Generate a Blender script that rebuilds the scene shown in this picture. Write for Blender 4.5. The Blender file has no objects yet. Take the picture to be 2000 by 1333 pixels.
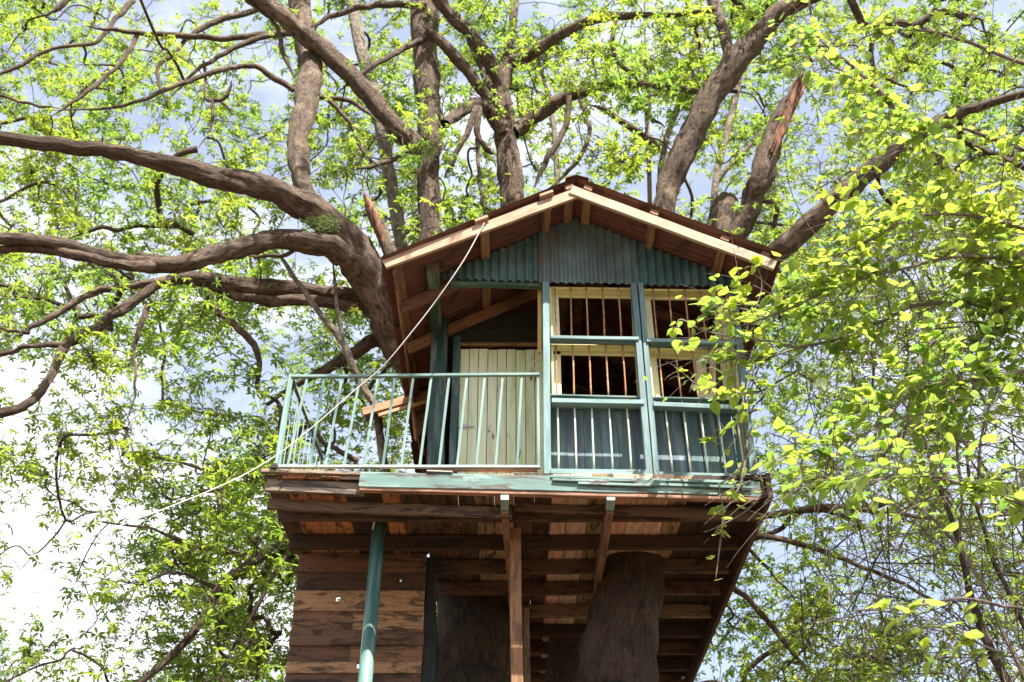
import bpy, bmesh, math, random
import numpy as np
from mathutils import Vector, Matrix, noise as mnoise
random.seed(7); RNG = np.random.default_rng(7)
SC = bpy.context.scene; COL = SC.collection
R = math.radians

# ------------------------------------------------------------------ camera
PITCH = 34.4; F = 2151.0; CAMZ = 1.6
cam = bpy.data.cameras.new('camera'); cam_o = bpy.data.objects.new('camera', cam); COL.objects.link(cam_o)
cam.sensor_width = 36; cam.lens = F / 2000 * 36; cam.clip_end = 3000; cam.clip_start = .05
cam_o.location = (0, 0, CAMZ); cam_o.rotation_euler = (R(90 + PITCH), 0, 0)
cam.dof.use_dof = True; cam.dof.focus_distance = 10.3; cam.dof.aperture_fstop = 1.9
SC.camera = cam_o

# ------------------------------------------------------------------ light
SUN = Vector((0.30, -0.54, 1.0)).normalized()
EL = math.asin(SUN.z); AZ = math.atan2(SUN.x, SUN.y)
sl = bpy.data.lights.new('sun', 'SUN'); sl.energy = 5.0; sl.angle = R(.5); sl.color = (1, .95, .87)
so = bpy.data.objects.new('sun', sl); COL.objects.link(so); so.rotation_euler = SUN.to_track_quat('Z', 'Y').to_euler()
so.location = (0, 0, 40)
W = bpy.data.worlds.new('World'); SC.world = W; W.use_nodes = True
nt = W.node_tree; nt.nodes.clear()
def N(t, ty, **kw):
    n = t.nodes.new(ty)
    for k, v in kw.items():
        if k in n.inputs: n.inputs[k].default_value = v
        else: setattr(n, k, v)
    return n
wo = N(nt, 'ShaderNodeOutputWorld'); bg = N(nt, 'ShaderNodeBackground'); bg.inputs[1].default_value = .092
sky = N(nt, 'ShaderNodeTexSky'); sky.sky_type = 'NISHITA'; sky.sun_disc = False; sky.sun_elevation = EL; sky.sun_rotation = AZ
sky.air_density = 1.0; sky.dust_density = 1.5; sky.ozone_density = 1.0
tc = N(nt, 'ShaderNodeTexCoord')
mp = N(nt, 'ShaderNodeMapping'); mp.inputs['Scale'].default_value = (1, 1, 1.8); mp.inputs['Location'].default_value = (3.1, 1.2, .4)
nz = N(nt, 'ShaderNodeTexNoise', Scale=2.6, Detail=9.0, Roughness=.62, Distortion=.3)
nt.links.new(tc.outputs['Generated'], mp.inputs[0]); nt.links.new(mp.outputs[0], nz.inputs[0])
# a bank of cloud stands low on the left
dv = N(nt, 'ShaderNodeVectorMath', operation='DOT_PRODUCT'); dv.inputs[1].default_value = Vector((-.42, .86, .30)).normalized()
nt.links.new(tc.outputs['Generated'], dv.inputs[0])
mr = N(nt, 'ShaderNodeMapRange'); mr.inputs[1].default_value = .90; mr.inputs[2].default_value = 1.0; mr.inputs[3].default_value = 0; mr.inputs[4].default_value = .20
nt.links.new(dv.outputs['Value'], mr.inputs[0])
ad = N(nt, 'ShaderNodeMath', operation='ADD'); nt.links.new(nz.outputs[0], ad.inputs[0]); nt.links.new(mr.outputs[0], ad.inputs[1])
cr = N(nt, 'ShaderNodeMapRange'); cr.interpolation_type = 'SMOOTHSTEP'; cr.inputs[1].default_value = .45; cr.inputs[2].default_value = .68; cr.inputs[3].default_value = .27; cr.inputs[4].default_value = 1
nt.links.new(ad.outputs[0], cr.inputs[0])
mx = N(nt, 'ShaderNodeMix', data_type='RGBA'); nt.links.new(cr.outputs[0], mx.inputs[0]); nt.links.new(sky.outputs[0], mx.inputs[6]); mx.inputs[7].default_value = (6.0, 6.15, 6.5, 1)
nt.links.new(mx.outputs[2], bg.inputs[0]); nt.links.new(bg.outputs[0], wo.inputs[0])
SC.view_settings.view_transform = 'Standard'; SC.view_settings.look = 'None'; SC.view_settings.gamma = 1
SC.view_settings.use_curve_mapping = False; SC.view_settings.exposure = 1.5
SC.cycles.use_denoising = True
SC.cycles.max_bounces = 8; SC.cycles.diffuse_bounces = 4; SC.cycles.transmission_bounces = 5; SC.cycles.glossy_bounces = 2

# ------------------------------------------------------------------ projection help: a photo point at a chosen distance
cp, sp = math.cos(R(PITCH)), math.sin(R(PITCH))
def at(px, py, Y):
    u = (px - 1000) / F; v = (666.5 - py) / F
    t = Y / (cp - v * sp)
    return Vector((u * t, Y, CAMZ + (sp + v * cp) * t))
def ath(px, py, z):
    u = (px - 1000) / F; v = (666.5 - py) / F
    t = (z - CAMZ) / (sp + v * cp)
    return Vector((u * t, (cp - v * sp) * t, z))
def depth(p): return p.y * cp + (p.z - CAMZ) * sp
def m_per_px(p): return depth(p) / F
def proj_np(P):
    d = P[:, 1] * cp + (P[:, 2] - CAMZ) * sp
    d = np.maximum(d, .01)
    return 1000 + F * P[:, 0] / d, 666.5 - F * (-P[:, 1] * sp + (P[:, 2] - CAMZ) * cp) / d, d

# ------------------------------------------------------------------ materials
def new_mat(name):
    m = bpy.data.materials.new(name); m.use_nodes = True; t = m.node_tree; t.nodes.clear()
    o = N(t, 'ShaderNodeOutputMaterial'); b = N(t, 'ShaderNodeBsdfPrincipled'); t.links.new(b.outputs[0], o.inputs[0])
    return m, t, b, o
def ramp(t, fac, stops):
    r = N(t, 'ShaderNodeValToRGB'); e = r.color_ramp.elements
    while len(e) < len(stops): e.new(.5)
    for el, (p, c) in zip(e, stops): el.position = p; el.color = (*c, 1) if len(c) == 3 else c
    t.links.new(fac, r.inputs[0]); return r
def mixc(t, fac, a, b, mode='MIX'):
    m = N(t, 'ShaderNodeMix', data_type='RGBA', blend_type=mode)
    for s, v in ((0, fac), (6, a), (7, b)):
        if hasattr(v, 'is_linked') or hasattr(v, 'links'): t.links.new(v, m.inputs[s])
        elif isinstance(v, (int, float)): m.inputs[s].default_value = v
        else: m.inputs[s].default_value = (*v, 1)
    return m.outputs[2]
def obj_coords(t, scale):
    tc = N(t, 'ShaderNodeTexCoord'); oi = N(t, 'ShaderNodeObjectInfo')
    ml = N(t, 'ShaderNodeMath', operation='MULTIPLY'); ml.inputs[1].default_value = 37.0; t.links.new(oi.outputs['Random'], ml.inputs[0])
    va = N(t, 'ShaderNodeVectorMath', operation='ADD'); t.links.new(tc.outputs['Object'], va.inputs[0]); t.links.new(ml.outputs[0], va.inputs[1])
    mp = N(t, 'ShaderNodeMapping'); mp.inputs['Scale'].default_value = scale; t.links.new(va.outputs[0], mp.inputs[0])
    return va.outputs[0], mp.outputs[0], oi
def wood(name, stain=(.02, .012, .008), stain_amt=.5, rough=.75, bump=.25):
    """weathered timber; its colour is the object's own colour, grain along local X"""
    m, t, b, o = new_mat(name)
    raw, g, oi = obj_coords(t, (2.2, 38, 38))
    n1 = N(t, 'ShaderNodeTexNoise', Scale=1.0, Detail=7.0, Roughness=.65, Distortion=.6); t.links.new(g, n1.inputs[0])
    mps = N(t, 'ShaderNodeMapping'); mps.inputs['Scale'].default_value = (.8, 3.2, 3.2); t.links.new(raw, mps.inputs[0])
    n2 = N(t, 'ShaderNodeTexNoise', Scale=3.0, Detail=10.0, Roughness=.72, Distortion=1.2); t.links.new(mps.outputs[0], n2.inputs[0])
    gr = ramp(t, n1.outputs[0], [(.25, (.45, .43, .42)), (.5, (.9, .9, .9)), (.75, (1.25, 1.2, 1.15))])
    c = mixc(t, 1.0, oi.outputs['Color'], gr.outputs[0], 'MULTIPLY')
    st = ramp(t, n2.outputs[0], [(.49, (0, 0, 0)), (.57, (1, 1, 1))])
    sm = N(t, 'ShaderNodeMath', operation='MULTIPLY'); sm.inputs[1].default_value = stain_amt; t.links.new(st.outputs[0], sm.inputs[0])
    c = mixc(t, sm.outputs[0], c, stain)
    t.links.new(c, b.inputs['Base Color']); b.inputs['Roughness'].default_value = rough
    bp = N(t, 'ShaderNodeBump', Strength=bump, Distance=.01); t.links.new(n1.outputs[0], bp.inputs['Height']); t.links.new(bp.outputs[0], b.inputs['Normal'])
    return m
def paint(name, cs=(1, 1, 1), chip=(.20, .14, .09), chip_lo=.60, chip_hi=.66, rough=.5, metal=0, fade=.35, streak=True, scale=7.0, fadecol=(.45, .52, .48)):
    """painted wood or metal; object colour is the paint, chips and faded streaks have shapes of their own"""
    m, t, b, o = new_mat(name)
    raw, g, oi = obj_coords(t, (1.6, 14, 14) if streak else (3, 3, 3))
    n1 = N(t, 'ShaderNodeTexNoise', Scale=1.0, Detail=6.0, Roughness=.6); t.links.new(g, n1.inputs[0])
    n2 = N(t, 'ShaderNodeTexNoise', Scale=scale, Detail=8.0, Roughness=.7, Distortion=.5); mc = N(t, 'ShaderNodeMapping'); mc.inputs['Scale'].default_value = cs; t.links.new(raw, mc.inputs[0]); t.links.new(mc.outputs[0], n2.inputs[0])
    gr = ramp(t, n1.outputs[0], [(.3, (.68, .68, .68)), (.7, (1.2, 1.2, 1.2))])
    c = mixc(t, 1.0, oi.outputs['Color'], gr.outputs[0], 'MULTIPLY')
    fd = ramp(t, n1.outputs[0], [(.5, (0, 0, 0)), (.72, (fade, fade, fade))])
    c = mixc(t, fd.outputs[0], c, fadecol)
    ch = ramp(t, n2.outputs[0], [(chip_lo, (0, 0, 0)), (chip_hi, (1, 1, 1))])
    c = mixc(t, ch.outputs[0], c, chip)
    t.links.new(c, b.inputs['Base Color']); b.inputs['Roughness'].default_value = rough; b.inputs['Metallic'].default_value = metal
    bp = N(t, 'ShaderNodeBump', Strength=.25, Distance=.006); t.links.new(n2.outputs[0], bp.inputs['Height']); t.links.new(bp.outputs[0], b.inputs['Normal'])
    return m
def bark(name, base=(.15, .095, .062), light=(.37, .27, .19), moss=.35, dark=(.022, .013, .009)):
    m, t, b, o = new_mat(name)
    uv = N(t, 'ShaderNodeUVMap'); tc = N(t, 'ShaderNodeTexCoord')
    mp = N(t, 'ShaderNodeMapping'); mp.inputs['Scale'].default_value = (24, 8, 1); t.links.new(uv.outputs[0], mp.inputs[0])
    n1 = N(t, 'ShaderNodeTexNoise', Scale=1.0, Detail=10.0, Roughness=.78, Distortion=1.6); t.links.new(mp.outputs[0], n1.inputs[0])
    n2 = N(t, 'ShaderNodeTexNoise', Scale=2.3, Detail=8.0, Roughness=.65); t.links.new(tc.outputs['Object'], n2.inputs[0])
    n3 = N(t, 'ShaderNodeTexNoise', Scale=3.2, Detail=6.0, Roughness=.7, Distortion=.6); t.links.new(tc.outputs['Object'], n3.inputs[0])
    c1 = ramp(t, n1.outputs[0], [(.3, dark), (.48, base), (.72, light)])
    mp2 = N(t, 'ShaderNodeMapping'); mp2.inputs['Scale'].default_value = (8, 3.2, 1); t.links.new(uv.outputs[0], mp2.inputs[0])
    n4 = N(t, 'ShaderNodeTexNoise', Scale=1.0, Detail=6.0, Roughness=.7, Distortion=2.0); t.links.new(mp2.outputs[0], n4.inputs[0])
    k4 = ramp(t, n4.outputs[0], [(.40, (.35, .32, .30)), (.50, (.95, .95, .95)), (.62, (1.25, 1.2, 1.15))])
    pl = ramp(t, n2.outputs[0], [(.53, (0, 0, 0)), (.60, (.55, .55, .55))])
    c = mixc(t, pl.outputs[0], c1.outputs[0], light, 'MIX')
    c = mixc(t, 1.0, c, k4.outputs[0], 'MULTIPLY')
    # moss on upper sides
    ge = N(t, 'ShaderNodeNewGeometry'); sx = N(t, 'ShaderNodeSeparateXYZ'); t.links.new(ge.outputs['Normal'], sx.inputs[0])
    ad = N(t, 'ShaderNodeMath', operation='MULTIPLY_ADD'); ad.inputs[1].default_value = .10; t.links.new(sx.outputs[2], ad.inputs[0]); t.links.new(n3.outputs[0], ad.inputs[2])
    ms = ramp(t, ad.outputs[0], [(.62, (0, 0, 0)), (.66, (moss * 2, moss * 2, moss * 2))])
    c = mixc(t, ms.outputs[0], c, (.05, .075, .012))
    t.links.new(c, b.inputs['Base Color']); b.inputs['Roughness'].default_value = .85
    bp = N(t, 'ShaderNodeBump', Strength=1.0, Distance=.05); hm_ = N(t, 'ShaderNodeMath', operation='MULTIPLY_ADD'); hm_.inputs[1].default_value = 1.6; t.links.new(n4.outputs[0], hm_.inputs[0]); t.links.new(n1.outputs[0], hm_.inputs[2]); t.links.new(hm_.outputs[0], bp.inputs['Height']); t.links.new(bp.outputs[0], b.inputs['Normal'])
    return m
def leafmat(name, dif, tra, mixf=.55, veins=False):
    m, t, b, o = new_mat(name)
    ge = N(t, 'ShaderNodeNewGeometry')
    tc = N(t, 'ShaderNodeTexCoord')
    nn = N(t, 'ShaderNodeTexNoise', Scale=.55, Detail=2.0); t.links.new(tc.outputs['Object'], nn.inputs[0])
    r1 = ramp(t, ge.outputs['Random Per Island'], [(0, (.55, .75, .8)), (.5, (1, 1, 1)), (1, (1.25, 1.25, .9))])
    r2 = ramp(t, nn.outputs[0], [(.35, (.75, .88, 1)), (.65, (1.2, 1.08, .9))])
    c = mixc(t, 1.0, r1.outputs[0], r2.outputs[0], 'MULTIPLY')
    if veins:
        uv = N(t, 'ShaderNodeUVMap'); sx = N(t, 'ShaderNodeSeparateXYZ'); t.links.new(uv.outputs[0], sx.inputs[0])
        ab = N(t, 'ShaderNodeMath', operation='ABSOLUTE'); t.links.new(sx.outputs[1], ab.inputs[0])
        mid = N(t, 'ShaderNodeMapRange'); mid.inputs[1].default_value = .012; mid.inputs[2].default_value = .03; mid.inputs[3].default_value = 1; mid.inputs[4].default_value = 0; t.links.new(ab.outputs[0], mid.inputs[0])
        df = N(t, 'ShaderNodeMath', operation='MULTIPLY_ADD'); df.inputs[1].default_value = -.8; t.links.new(ab.outputs[0], df.inputs[0]); t.links.new(sx.outputs[0], df.inputs[2])
        wv = N(t, 'ShaderNodeMath', operation='MULTIPLY'); wv.inputs[1].default_value = 38.0; t.links.new(df.outputs[0], wv.inputs[0])
        sn = N(t, 'ShaderNodeMath', operation='SINE'); t.links.new(wv.outputs[0], sn.inputs[0])
        th = N(t, 'ShaderNodeMapRange'); th.inputs[1].default_value = .80; th.inputs[2].default_value = .98; t.links.new(sn.outputs[0], th.inputs[0])
        mxm = N(t, 'ShaderNodeMath', operation='MAXIMUM'); t.links.new(mid.outputs[0], mxm.inputs[0]); t.links.new(th.outputs[0], mxm.inputs[1])
        c = mixc(t, mxm.outputs[0], c, mixc(t, 1.0, c, (.62, .70, .8), 'MULTIPLY'))
    cd = mixc(t, 1.0, c, dif, 'MULTIPLY'); ct = mixc(t, 1.0, c, tra, 'MULTIPLY')
    t.links.new(cd, b.inputs['Base Color']); b.inputs['Roughness'].default_value = .42
    tr = N(t, 'ShaderNodeBsdfTranslucent'); t.links.new(ct, tr.inputs[0])
    ms = N(t, 'ShaderNodeMixShader'); ms.inputs[0].default_value = mixf
    t.links.new(b.outputs[0], ms.inputs[1]); t.links.new(tr.outputs[0], ms.inputs[2]); t.links.new(ms.outputs[0], o.inputs[0])
    return m
M = {}
M['wood'] = wood('weathered_timber')
M['rotten'] = wood('stained_timber', stain=(.012, .007, .005), stain_amt=.8, bump=.5)
M['clean'] = wood('sawn_timber', stain=(.16, .10, .06), stain_amt=.35, bump=.12)
M['paint'] = paint('painted_timber', cs=(.5, 2.5, 2.5), chip_lo=.62, chip_hi=.64)
M['peel'] = paint('peeling_paint', cs=(.5, 3, 3), chip=(.085, .075, .06), chip_lo=.53, chip_hi=.55, fade=.75, scale=5.0)
M['metal'] = paint('painted_metal', chip=(.16, .08, .045), chip_lo=.66, chip_hi=.70, rough=.42, fade=.5, scale=16, fadecol=(.32, .40, .36))
M['rod'] = paint('rusty_rod', chip=(.52, .38, .22), chip_lo=.52, chip_hi=.60, rough=.6, fade=0, scale=22)
M['yellow'] = paint('yellow_paint', chip=(.45, .38, .16), chip_lo=.66, chip_hi=.74, fade=.4, fadecol=(.80, .76, .5))
M['rust'] = paint('rusted_sheet', chip=(.05, .022, .014), chip_lo=.5, chip_hi=.64, rough=.8, fade=0, scale=3)
M['gable'] = paint('faded_green_sheet', chip=(.16, .12, .085), chip_lo=.555, chip_hi=.63, rough=.32, fade=.45, streak=False, scale=1.7, fadecol=(.16, .24, .24))
M['bark'] = bark('bark')
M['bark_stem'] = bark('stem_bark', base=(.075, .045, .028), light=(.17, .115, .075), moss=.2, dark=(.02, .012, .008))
M['bark_pale'] = bark('pale_bark', base=(.30, .24, .18), light=(.48, .41, .33), moss=.1, dark=(.12, .09, .06))
M['bark_twig'] = bark('twig_bark', base=(.13, .085, .06), light=(.24, .17, .13), moss=.0)
M['twig_pale'] = bark('pale_twig_bark', base=(.38, .29, .24), light=(.60, .50, .44), moss=.0, dark=(.17, .11, .09))
M['leaf'] = leafmat('maple_leaf', (.09, .125, .03), (.40, .52, .065))
M['leaf_far'] = leafmat('far_leaf', (.11, .15, .05), (.30, .40, .08))
M['leaf_big'] = leafmat('broad_leaf', (.14, .19, .04), (.56, .68, .10), .55, True)
m_, t_, b_, o_ = new_mat('rope_fibre'); b_.inputs['Base Color'].default_value = (.62, .56, .52, 1); b_.inputs['Roughness'].default_value = .8; M['rope'] = m_
m_, t_, b_, o_ = new_mat('rusty_nail'); b_.inputs['Base Color'].default_value = (.05, .025, .015, 1); b_.inputs['Roughness'].default_value = .7; M['rusty_nail'] = m_
m_, t_, b_, o_ = new_mat('moss'); b_.inputs['Base Color'].default_value = (.075, .105, .010, 1); b_.inputs['Roughness'].default_value = .9; M['moss'] = m_
m_, t_, b_, o_ = new_mat('steel'); b_.inputs['Base Color'].default_value = (.42, .40, .37, 1); b_.inputs['Roughness'].default_value = .45; b_.inputs['Metallic'].default_value = .6; M['steel'] = m_
def splinter(name):
    m, t, b, o = new_mat(name)
    uv = N(t, 'ShaderNodeTexCoord'); mp = N(t, 'ShaderNodeMapping'); mp.inputs['Scale'].default_value = (30, 30, 4); t.links.new(uv.outputs['Object'], mp.inputs[0])
    n1 = N(t, 'ShaderNodeTexNoise', Scale=1.0, Detail=6.0); t.links.new(mp.outputs[0], n1.inputs[0])
    r = ramp(t, n1.outputs[0], [(.35, (.04, .018, .01)), (.62, (.30, .13, .06))]); t.links.new(r.outputs[0], b.inputs['Base Color']); b.inputs['Roughness'].default_value = .85
    return m
M['splinter'] = splinter('splintered_wood')
m_, t_, b_, o_ = new_mat('grass_ground')
tc_ = N(t_, 'ShaderNodeTexCoord'); n_ = N(t_, 'ShaderNodeTexNoise', Scale=.8, Detail=8.0); t_.links.new(tc_.outputs['Object'], n_.inputs[0])
r_ = ramp(t_, n_.outputs[0], [(.45, (.105, .060, .034)), (.7, (.06, .065, .022))]); t_.links.new(r_.outputs[0], b_.inputs['Base Color']); b_.inputs['Roughness'].default_value = .9  # dirt and grass, colour darkened to stand in for tree shade
M['ground'] = m_

# ------------------------------------------------------------------ object helpers
def thing(name, label, cat, loc=(0, 0, 0), group=None):
    o = bpy.data.objects.new(name, None); COL.objects.link(o); o.location = loc; o.empty_display_size = .2
    o['label'] = label; o['category'] = cat
    if group: o['group'] = group
    return o
def link(name, me, mat, parent=None, mw=None, color=None, label=None, kind=None):
    o = bpy.data.objects.new(name, me); COL.objects.link(o)
    if mat is not None and not me.materials: me.materials.append(mat)
    if parent is not None:
        o.parent = parent; o.matrix_parent_inverse = Matrix.Identity(4)
        base = parent.matrix_basis.copy(); pp = parent.parent
        while pp is not None: base = pp.matrix_basis @ base; pp = pp.parent
        o.matrix_basis = base.inverted() @ (mw if mw is not None else Matrix.Identity(4))
    elif mw is not None: o.matrix_basis = mw
    if color is not None: o.color = (*color, 1)
    if label: o['label'] = label
    if kind: o['kind'] = kind
    return o
def mesh_np(name, V, polys, uv=None, smooth=False):
    """V (n,3); polys (m,k) of one size"""
    me = bpy.data.meshes.new(name); n, (m, k) = len(V), polys.shape
    me.vertices.add(n); me.vertices.foreach_set('co', np.ascontiguousarray(V, np.float32).ravel())
    me.loops.add(m * k); me.loops.foreach_set('vertex_index', np.ascontiguousarray(polys, np.int32).ravel())
    me.polygons.add(m); me.polygons.foreach_set('loop_start', np.arange(0, m * k, k, dtype=np.int32))
    if smooth: me.polygons.foreach_set('use_smooth', np.ones(m, bool))
    if uv is not None:
        l = me.uv_layers.new(name='UVMap'); l.data.foreach_set('uv', np.ascontiguousarray(uv, np.float32).ravel())
    me.update(calc_edges=True); me.validate(); return me
def frame(d, nrm):
    x = d.normalized(); z = nrm - x * nrm.dot(x)
    z = z.normalized(); y = z.cross(x)
    return Matrix((x, y, z)).transposed().to_4x4()
YN = Vector((0, 1, 0)); ZN = Vector((0, 0, 1)); XN = Vector((1, 0, 0))
def beam(name, p0, p1, w, t, mat, parent, nrm=YN, color=(.3, .2, .12), wob=.004, seg=None, ch=.005, label=None, taper=1.0, bow=0.0):
    """a timber from p0 to p1: t thick along nrm, w across; its grain along local X, edges chamfered, slightly crooked"""
    p0 = Vector(p0); p1 = Vector(p1); L = (p1 - p0).length
    seg = seg or max(1, min(8, int(L / .4)))
    ch = min(ch, w * .2, t * .2)
    prof = [(-w/2 + ch, -t/2), (w/2 - ch, -t/2), (w/2, -t/2 + ch), (w/2, t/2 - ch), (w/2 - ch, t/2), (-w/2 + ch, t/2), (-w/2, t/2 - ch), (-w/2, -t/2 + ch)]
    V = []; Fc = []
    for i in range(seg + 1):
        f = i / seg; s = 1 + (taper - 1) * f
        dy, dz = (random.uniform(-wob, wob), random.uniform(-wob, wob)) if 0 < i < seg else (0, 0)
        dy += bow * math.sin(math.pi * f)
        jx = random.uniform(-.004, .004) if i in (0, seg) else 0
        for a, b in prof: V.append((f * L + jx, a * s + dy, b * s + dz))
    for i in range(seg):
        for j in range(8):
            k = (j + 1) % 8; Fc.append((i*8+j, (i+1)*8+j, (i+1)*8+k, i*8+k))
    Fc.append(tuple(range(8))); Fc.append(tuple(seg*8 + 7 - j for j in range(8)))
    me = bpy.data.meshes.new(name); me.from_pydata(V, [], [tuple(reversed(f)) for f in Fc]); me.update()
    mw = frame(p1 - p0, nrm); mw.translation = p0
    bm = bmesh.new(); bm.from_mesh(me); bmesh.ops.recalc_face_normals(bm, faces=bm.faces); bm.to_mesh(me); bm.free()
    return link(name, me, mat, parent, mw, color, label)
def rod(name, p0, p1, r, mat, parent, color=(.3, .15, .08), n=8, label=None, bend=0.0, r1=None, cap=True):
    p0 = Vector(p0); p1 = Vector(p1); L = (p1 - p0).length; seg = 5 if bend else 1; r1 = r1 or r
    V = []; Fc = []
    for i in range(seg + 1):
        f = i / seg; o = bend * math.sin(math.pi * f); rr = r + (r1 - r) * f
        for j in range(n):
            a = 2 * math.pi * j / n; V.append((f * L, rr * math.cos(a) + o, rr * math.sin(a)))
    for i in range(seg):
        for j in range(n):
            k = (j + 1) % n; Fc.append((i*n+j, i*n+k, (i+1)*n+k, (i+1)*n+j))
    if cap: Fc.append(tuple(range(n - 1, -1, -1))); Fc.append(tuple(seg*n + j for j in range(n)))
    me = bpy.data.meshes.new(name); me.from_pydata(V, [], Fc); me.update()
    for p in me.polygons:
        if len(p.vertices) == 4: p.use_smooth = True
    mw = frame(p1 - p0, YN if abs((p1 - p0).normalized().y) < .9 else ZN); mw.translation = p0
    return link(name, me, mat, parent, mw, color, label)
def spline(P, k=6):
    """Catmull-Rom through rows of P (any columns)"""
    P = np.asarray(P, float); Q = np.vstack([2*P[0]-P[1], P, 2*P[-1]-P[-2]]); out = []
    for i in range(1, len(Q) - 2):
        a, b, c, d = Q[i-1], Q[i], Q[i+1], Q[i+2]
        for j in range(k):
            t = j / k; out.append(.5*((2*b)+(c-a)*t+(2*a-5*b+4*c-d)*t*t+(3*b-a-3*c+d)*t**3))
    out.append(P[-1]); return np.array(out)
class Tubes:
    """gathers tubes into one mesh with uv in metres"""
    def __init__(s): s.V = []; s.F = []; s.U = []; s.n = 0
    def add(s, P, r, sides=6, rough=0.0, cap=False):
        P = np.asarray(P, float); r = np.asarray(r, float); m = len(P)
        T = np.gradient(P, axis=0); T /= np.linalg.norm(T, axis=1)[:, None] + 1e-9
        ref = np.array([0, 0, 1.]) if abs(T[0][2]) < .9 else np.array([1., 0, 0])
        Nn = np.zeros_like(P); prev = np.cross(T[0], ref); prev /= np.linalg.norm(prev)
        for i in range(m):
            v = prev - T[i] * prev.dot(T[i]); v /= np.linalg.norm(v) + 1e-9; Nn[i] = v; prev = v
        B = np.cross(T, Nn); a = np.linspace(0, 2*np.pi, sides, endpoint=False)
        rr = np.repeat(r[:, None], sides, 1)
        if rough:
            sd = random.uniform(0, 90)
            for i in range(m):
                for j in range(sides):
                    q = Vector((math.cos(a[j]) * 1.3 + sd, math.sin(a[j]) * 1.3, i * .23))
                    rr[i, j] *= 1 + rough * (mnoise.noise(q) + .6 * mnoise.noise(q * 2.3) + .45 * mnoise.noise(q * 5.1))
        V = P[:, None, :] + rr[..., None] * (np.cos(a)[None, :, None] * Nn[:, None, :] + np.sin(a)[None, :, None] * B[:, None, :])
        L = np.concatenate([[0], np.cumsum(np.linalg.norm(np.diff(P, axis=0), axis=1))])
        i = np.arange(m - 1)[:, None]; j = np.arange(sides)[None, :]; k = (j + 1) % sides
        q = np.stack([i*sides + j, i*sides + k, (i+1)*sides + k, (i+1)*sides + j], -1).reshape(-1, 4) + s.n
        circ = max(r.max(), .004) * 2 * np.pi
        u0 = (j / sides * circ) + 0 * i; u1 = ((j + 1) / sides * circ) + 0 * i; v0 = L[:-1][:, None] + 0 * j; v1 = L[1:][:, None] + 0 * j
        s.U.append(np.stack([np.stack([u0, v0], -1), np.stack([u1, v0], -1), np.stack([u1, v1], -1), np.stack([u0, v1], -1)], 2).reshape(-1, 2))
        s.V.append(V.reshape(-1, 3)); s.F.append(q); s.n += m * sides
        if cap:
            for e, base in ((0, 0), (1, (m - 1) * sides)):
                c = s.n; s.V.append(P[-1 if e else 0][None]); s.n += 1
                st = c - m * sides - (1 if e else 0)
                st = s.n - 1 - m * sides - e
                jj = np.arange(sides); kk = (jj + 1) % sides
                s.F.append(np.stack([st + base + jj, st + base + kk, np.full(sides, c), np.full(sides, c)], -1))
                s.U.append(np.zeros((sides * 4, 2)))
    def build(s, name, mat, parent, kind=None, label=None, origin=None):
        V = np.vstack(s.V); Fq = np.vstack(s.F); U = np.vstack(s.U)
        if origin is None: origin = V.mean(0)
        me = mesh_np(name, V - origin, Fq, U, True)
        return link(name, me, mat, parent, Matrix.Translation(Vector(origin)), kind=kind, label=label)

# ------------------------------------------------------------------ ground
bm = bmesh.new(); bmesh.ops.create_grid(bm, x_segments=60, y_segments=60, size=600)
for v in bm.verts:
    d = v.co.length; v.co.z = mnoise.noise(v.co * .02) * min(1.5, max(0, d - 30) * .03)
me = bpy.data.meshes.new('ground'); bm.to_mesh(me); bm.free(); g = link('ground', me, M['ground']); g['kind'] = 'structure'

# ================================================================== the tree house
WF = 8.75                       # front wall plane
ZF = CAMZ + 4.50                # floor top
ZU = CAMZ + 4.43                # floor underside
house = thing('tree_house', 'timber tree house with teal balcony railing, mint plank door and green corrugated gable', 'tree house', (0, WF, ZF))
BROWN = (.125, .062, .034); DARK = (.050, .026, .016); ORANGE = (.50, .20, .085); PINK = (.78, .46, .36); TEAL = (.085, .17, .165); TEALD = (.035, .085, .075)
MINT = (.86, .93, .60); YEL = (.86, .76, .36); LTEAL = (.16, .26, .23)
def X(px, py, Y): return at(px, py, Y).x

# floor planks running front to back
def floor_col(x):
    fx = 1000 + x / 9.9 * F if True else 0
    for a, b, c in ((500, 560, BROWN), (560, 660, ORANGE), (660, 750, DARK), (750, 800, ORANGE), (800, 938, BROWN), (938, 985, (.44, .26, .18)), (985, 1072, BROWN), (1072, 1158, PINK), (1158, 1200, (.36, .2, .12)), (1200, 1305, PINK), (1305, 1345, (.40, .22, .12))):
        if a <= fx < b: return tuple(v * random.uniform(.85, 1.1) for v in c)
    return DARK
x = -2.17; xw = X(835, 1090, 10.2); i = 0
cols = [ORANGE, BROWN, ORANGE, DARK, BROWN, DARK, ORANGE, BROWN, DARK, BROWN, DARK, (.30,.2,.13), DARK, PINK, DARK, (.3,.2,.13), PINK, PINK, BROWN, PINK, PINK, ORANGE, BROWN, DARK, DARK, BROWN]
while x < 2.2:
    w = random.uniform(.150, .195)
    if x + w > 2.22: w = 2.22 - x
    if w < .04: break
    c = floor_col(x + w/2); y0 = 8.62 + random.uniform(-.03, .02)
    y1 = 10.25 if x < xw else 14.12
    cuts = [y0, y1] if y1 < 11 else [y0, random.uniform(11.0, 13.0), y1]
    for a, b in zip(cuts[:-1], cuts[1:]):
        beam('floor_plank', (x + w/2, a + .002, ZU + .03), (x + w/2, b - .004, ZU + .03), w - random.uniform(.002, .006), .042, M['clean'] if sum(c) > .9 else M['rotten'], house, ZN, c, .002)
        c = tuple(v * random.uniform(.5, 1.0) for v in c)
    x += w; i += 1
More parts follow.
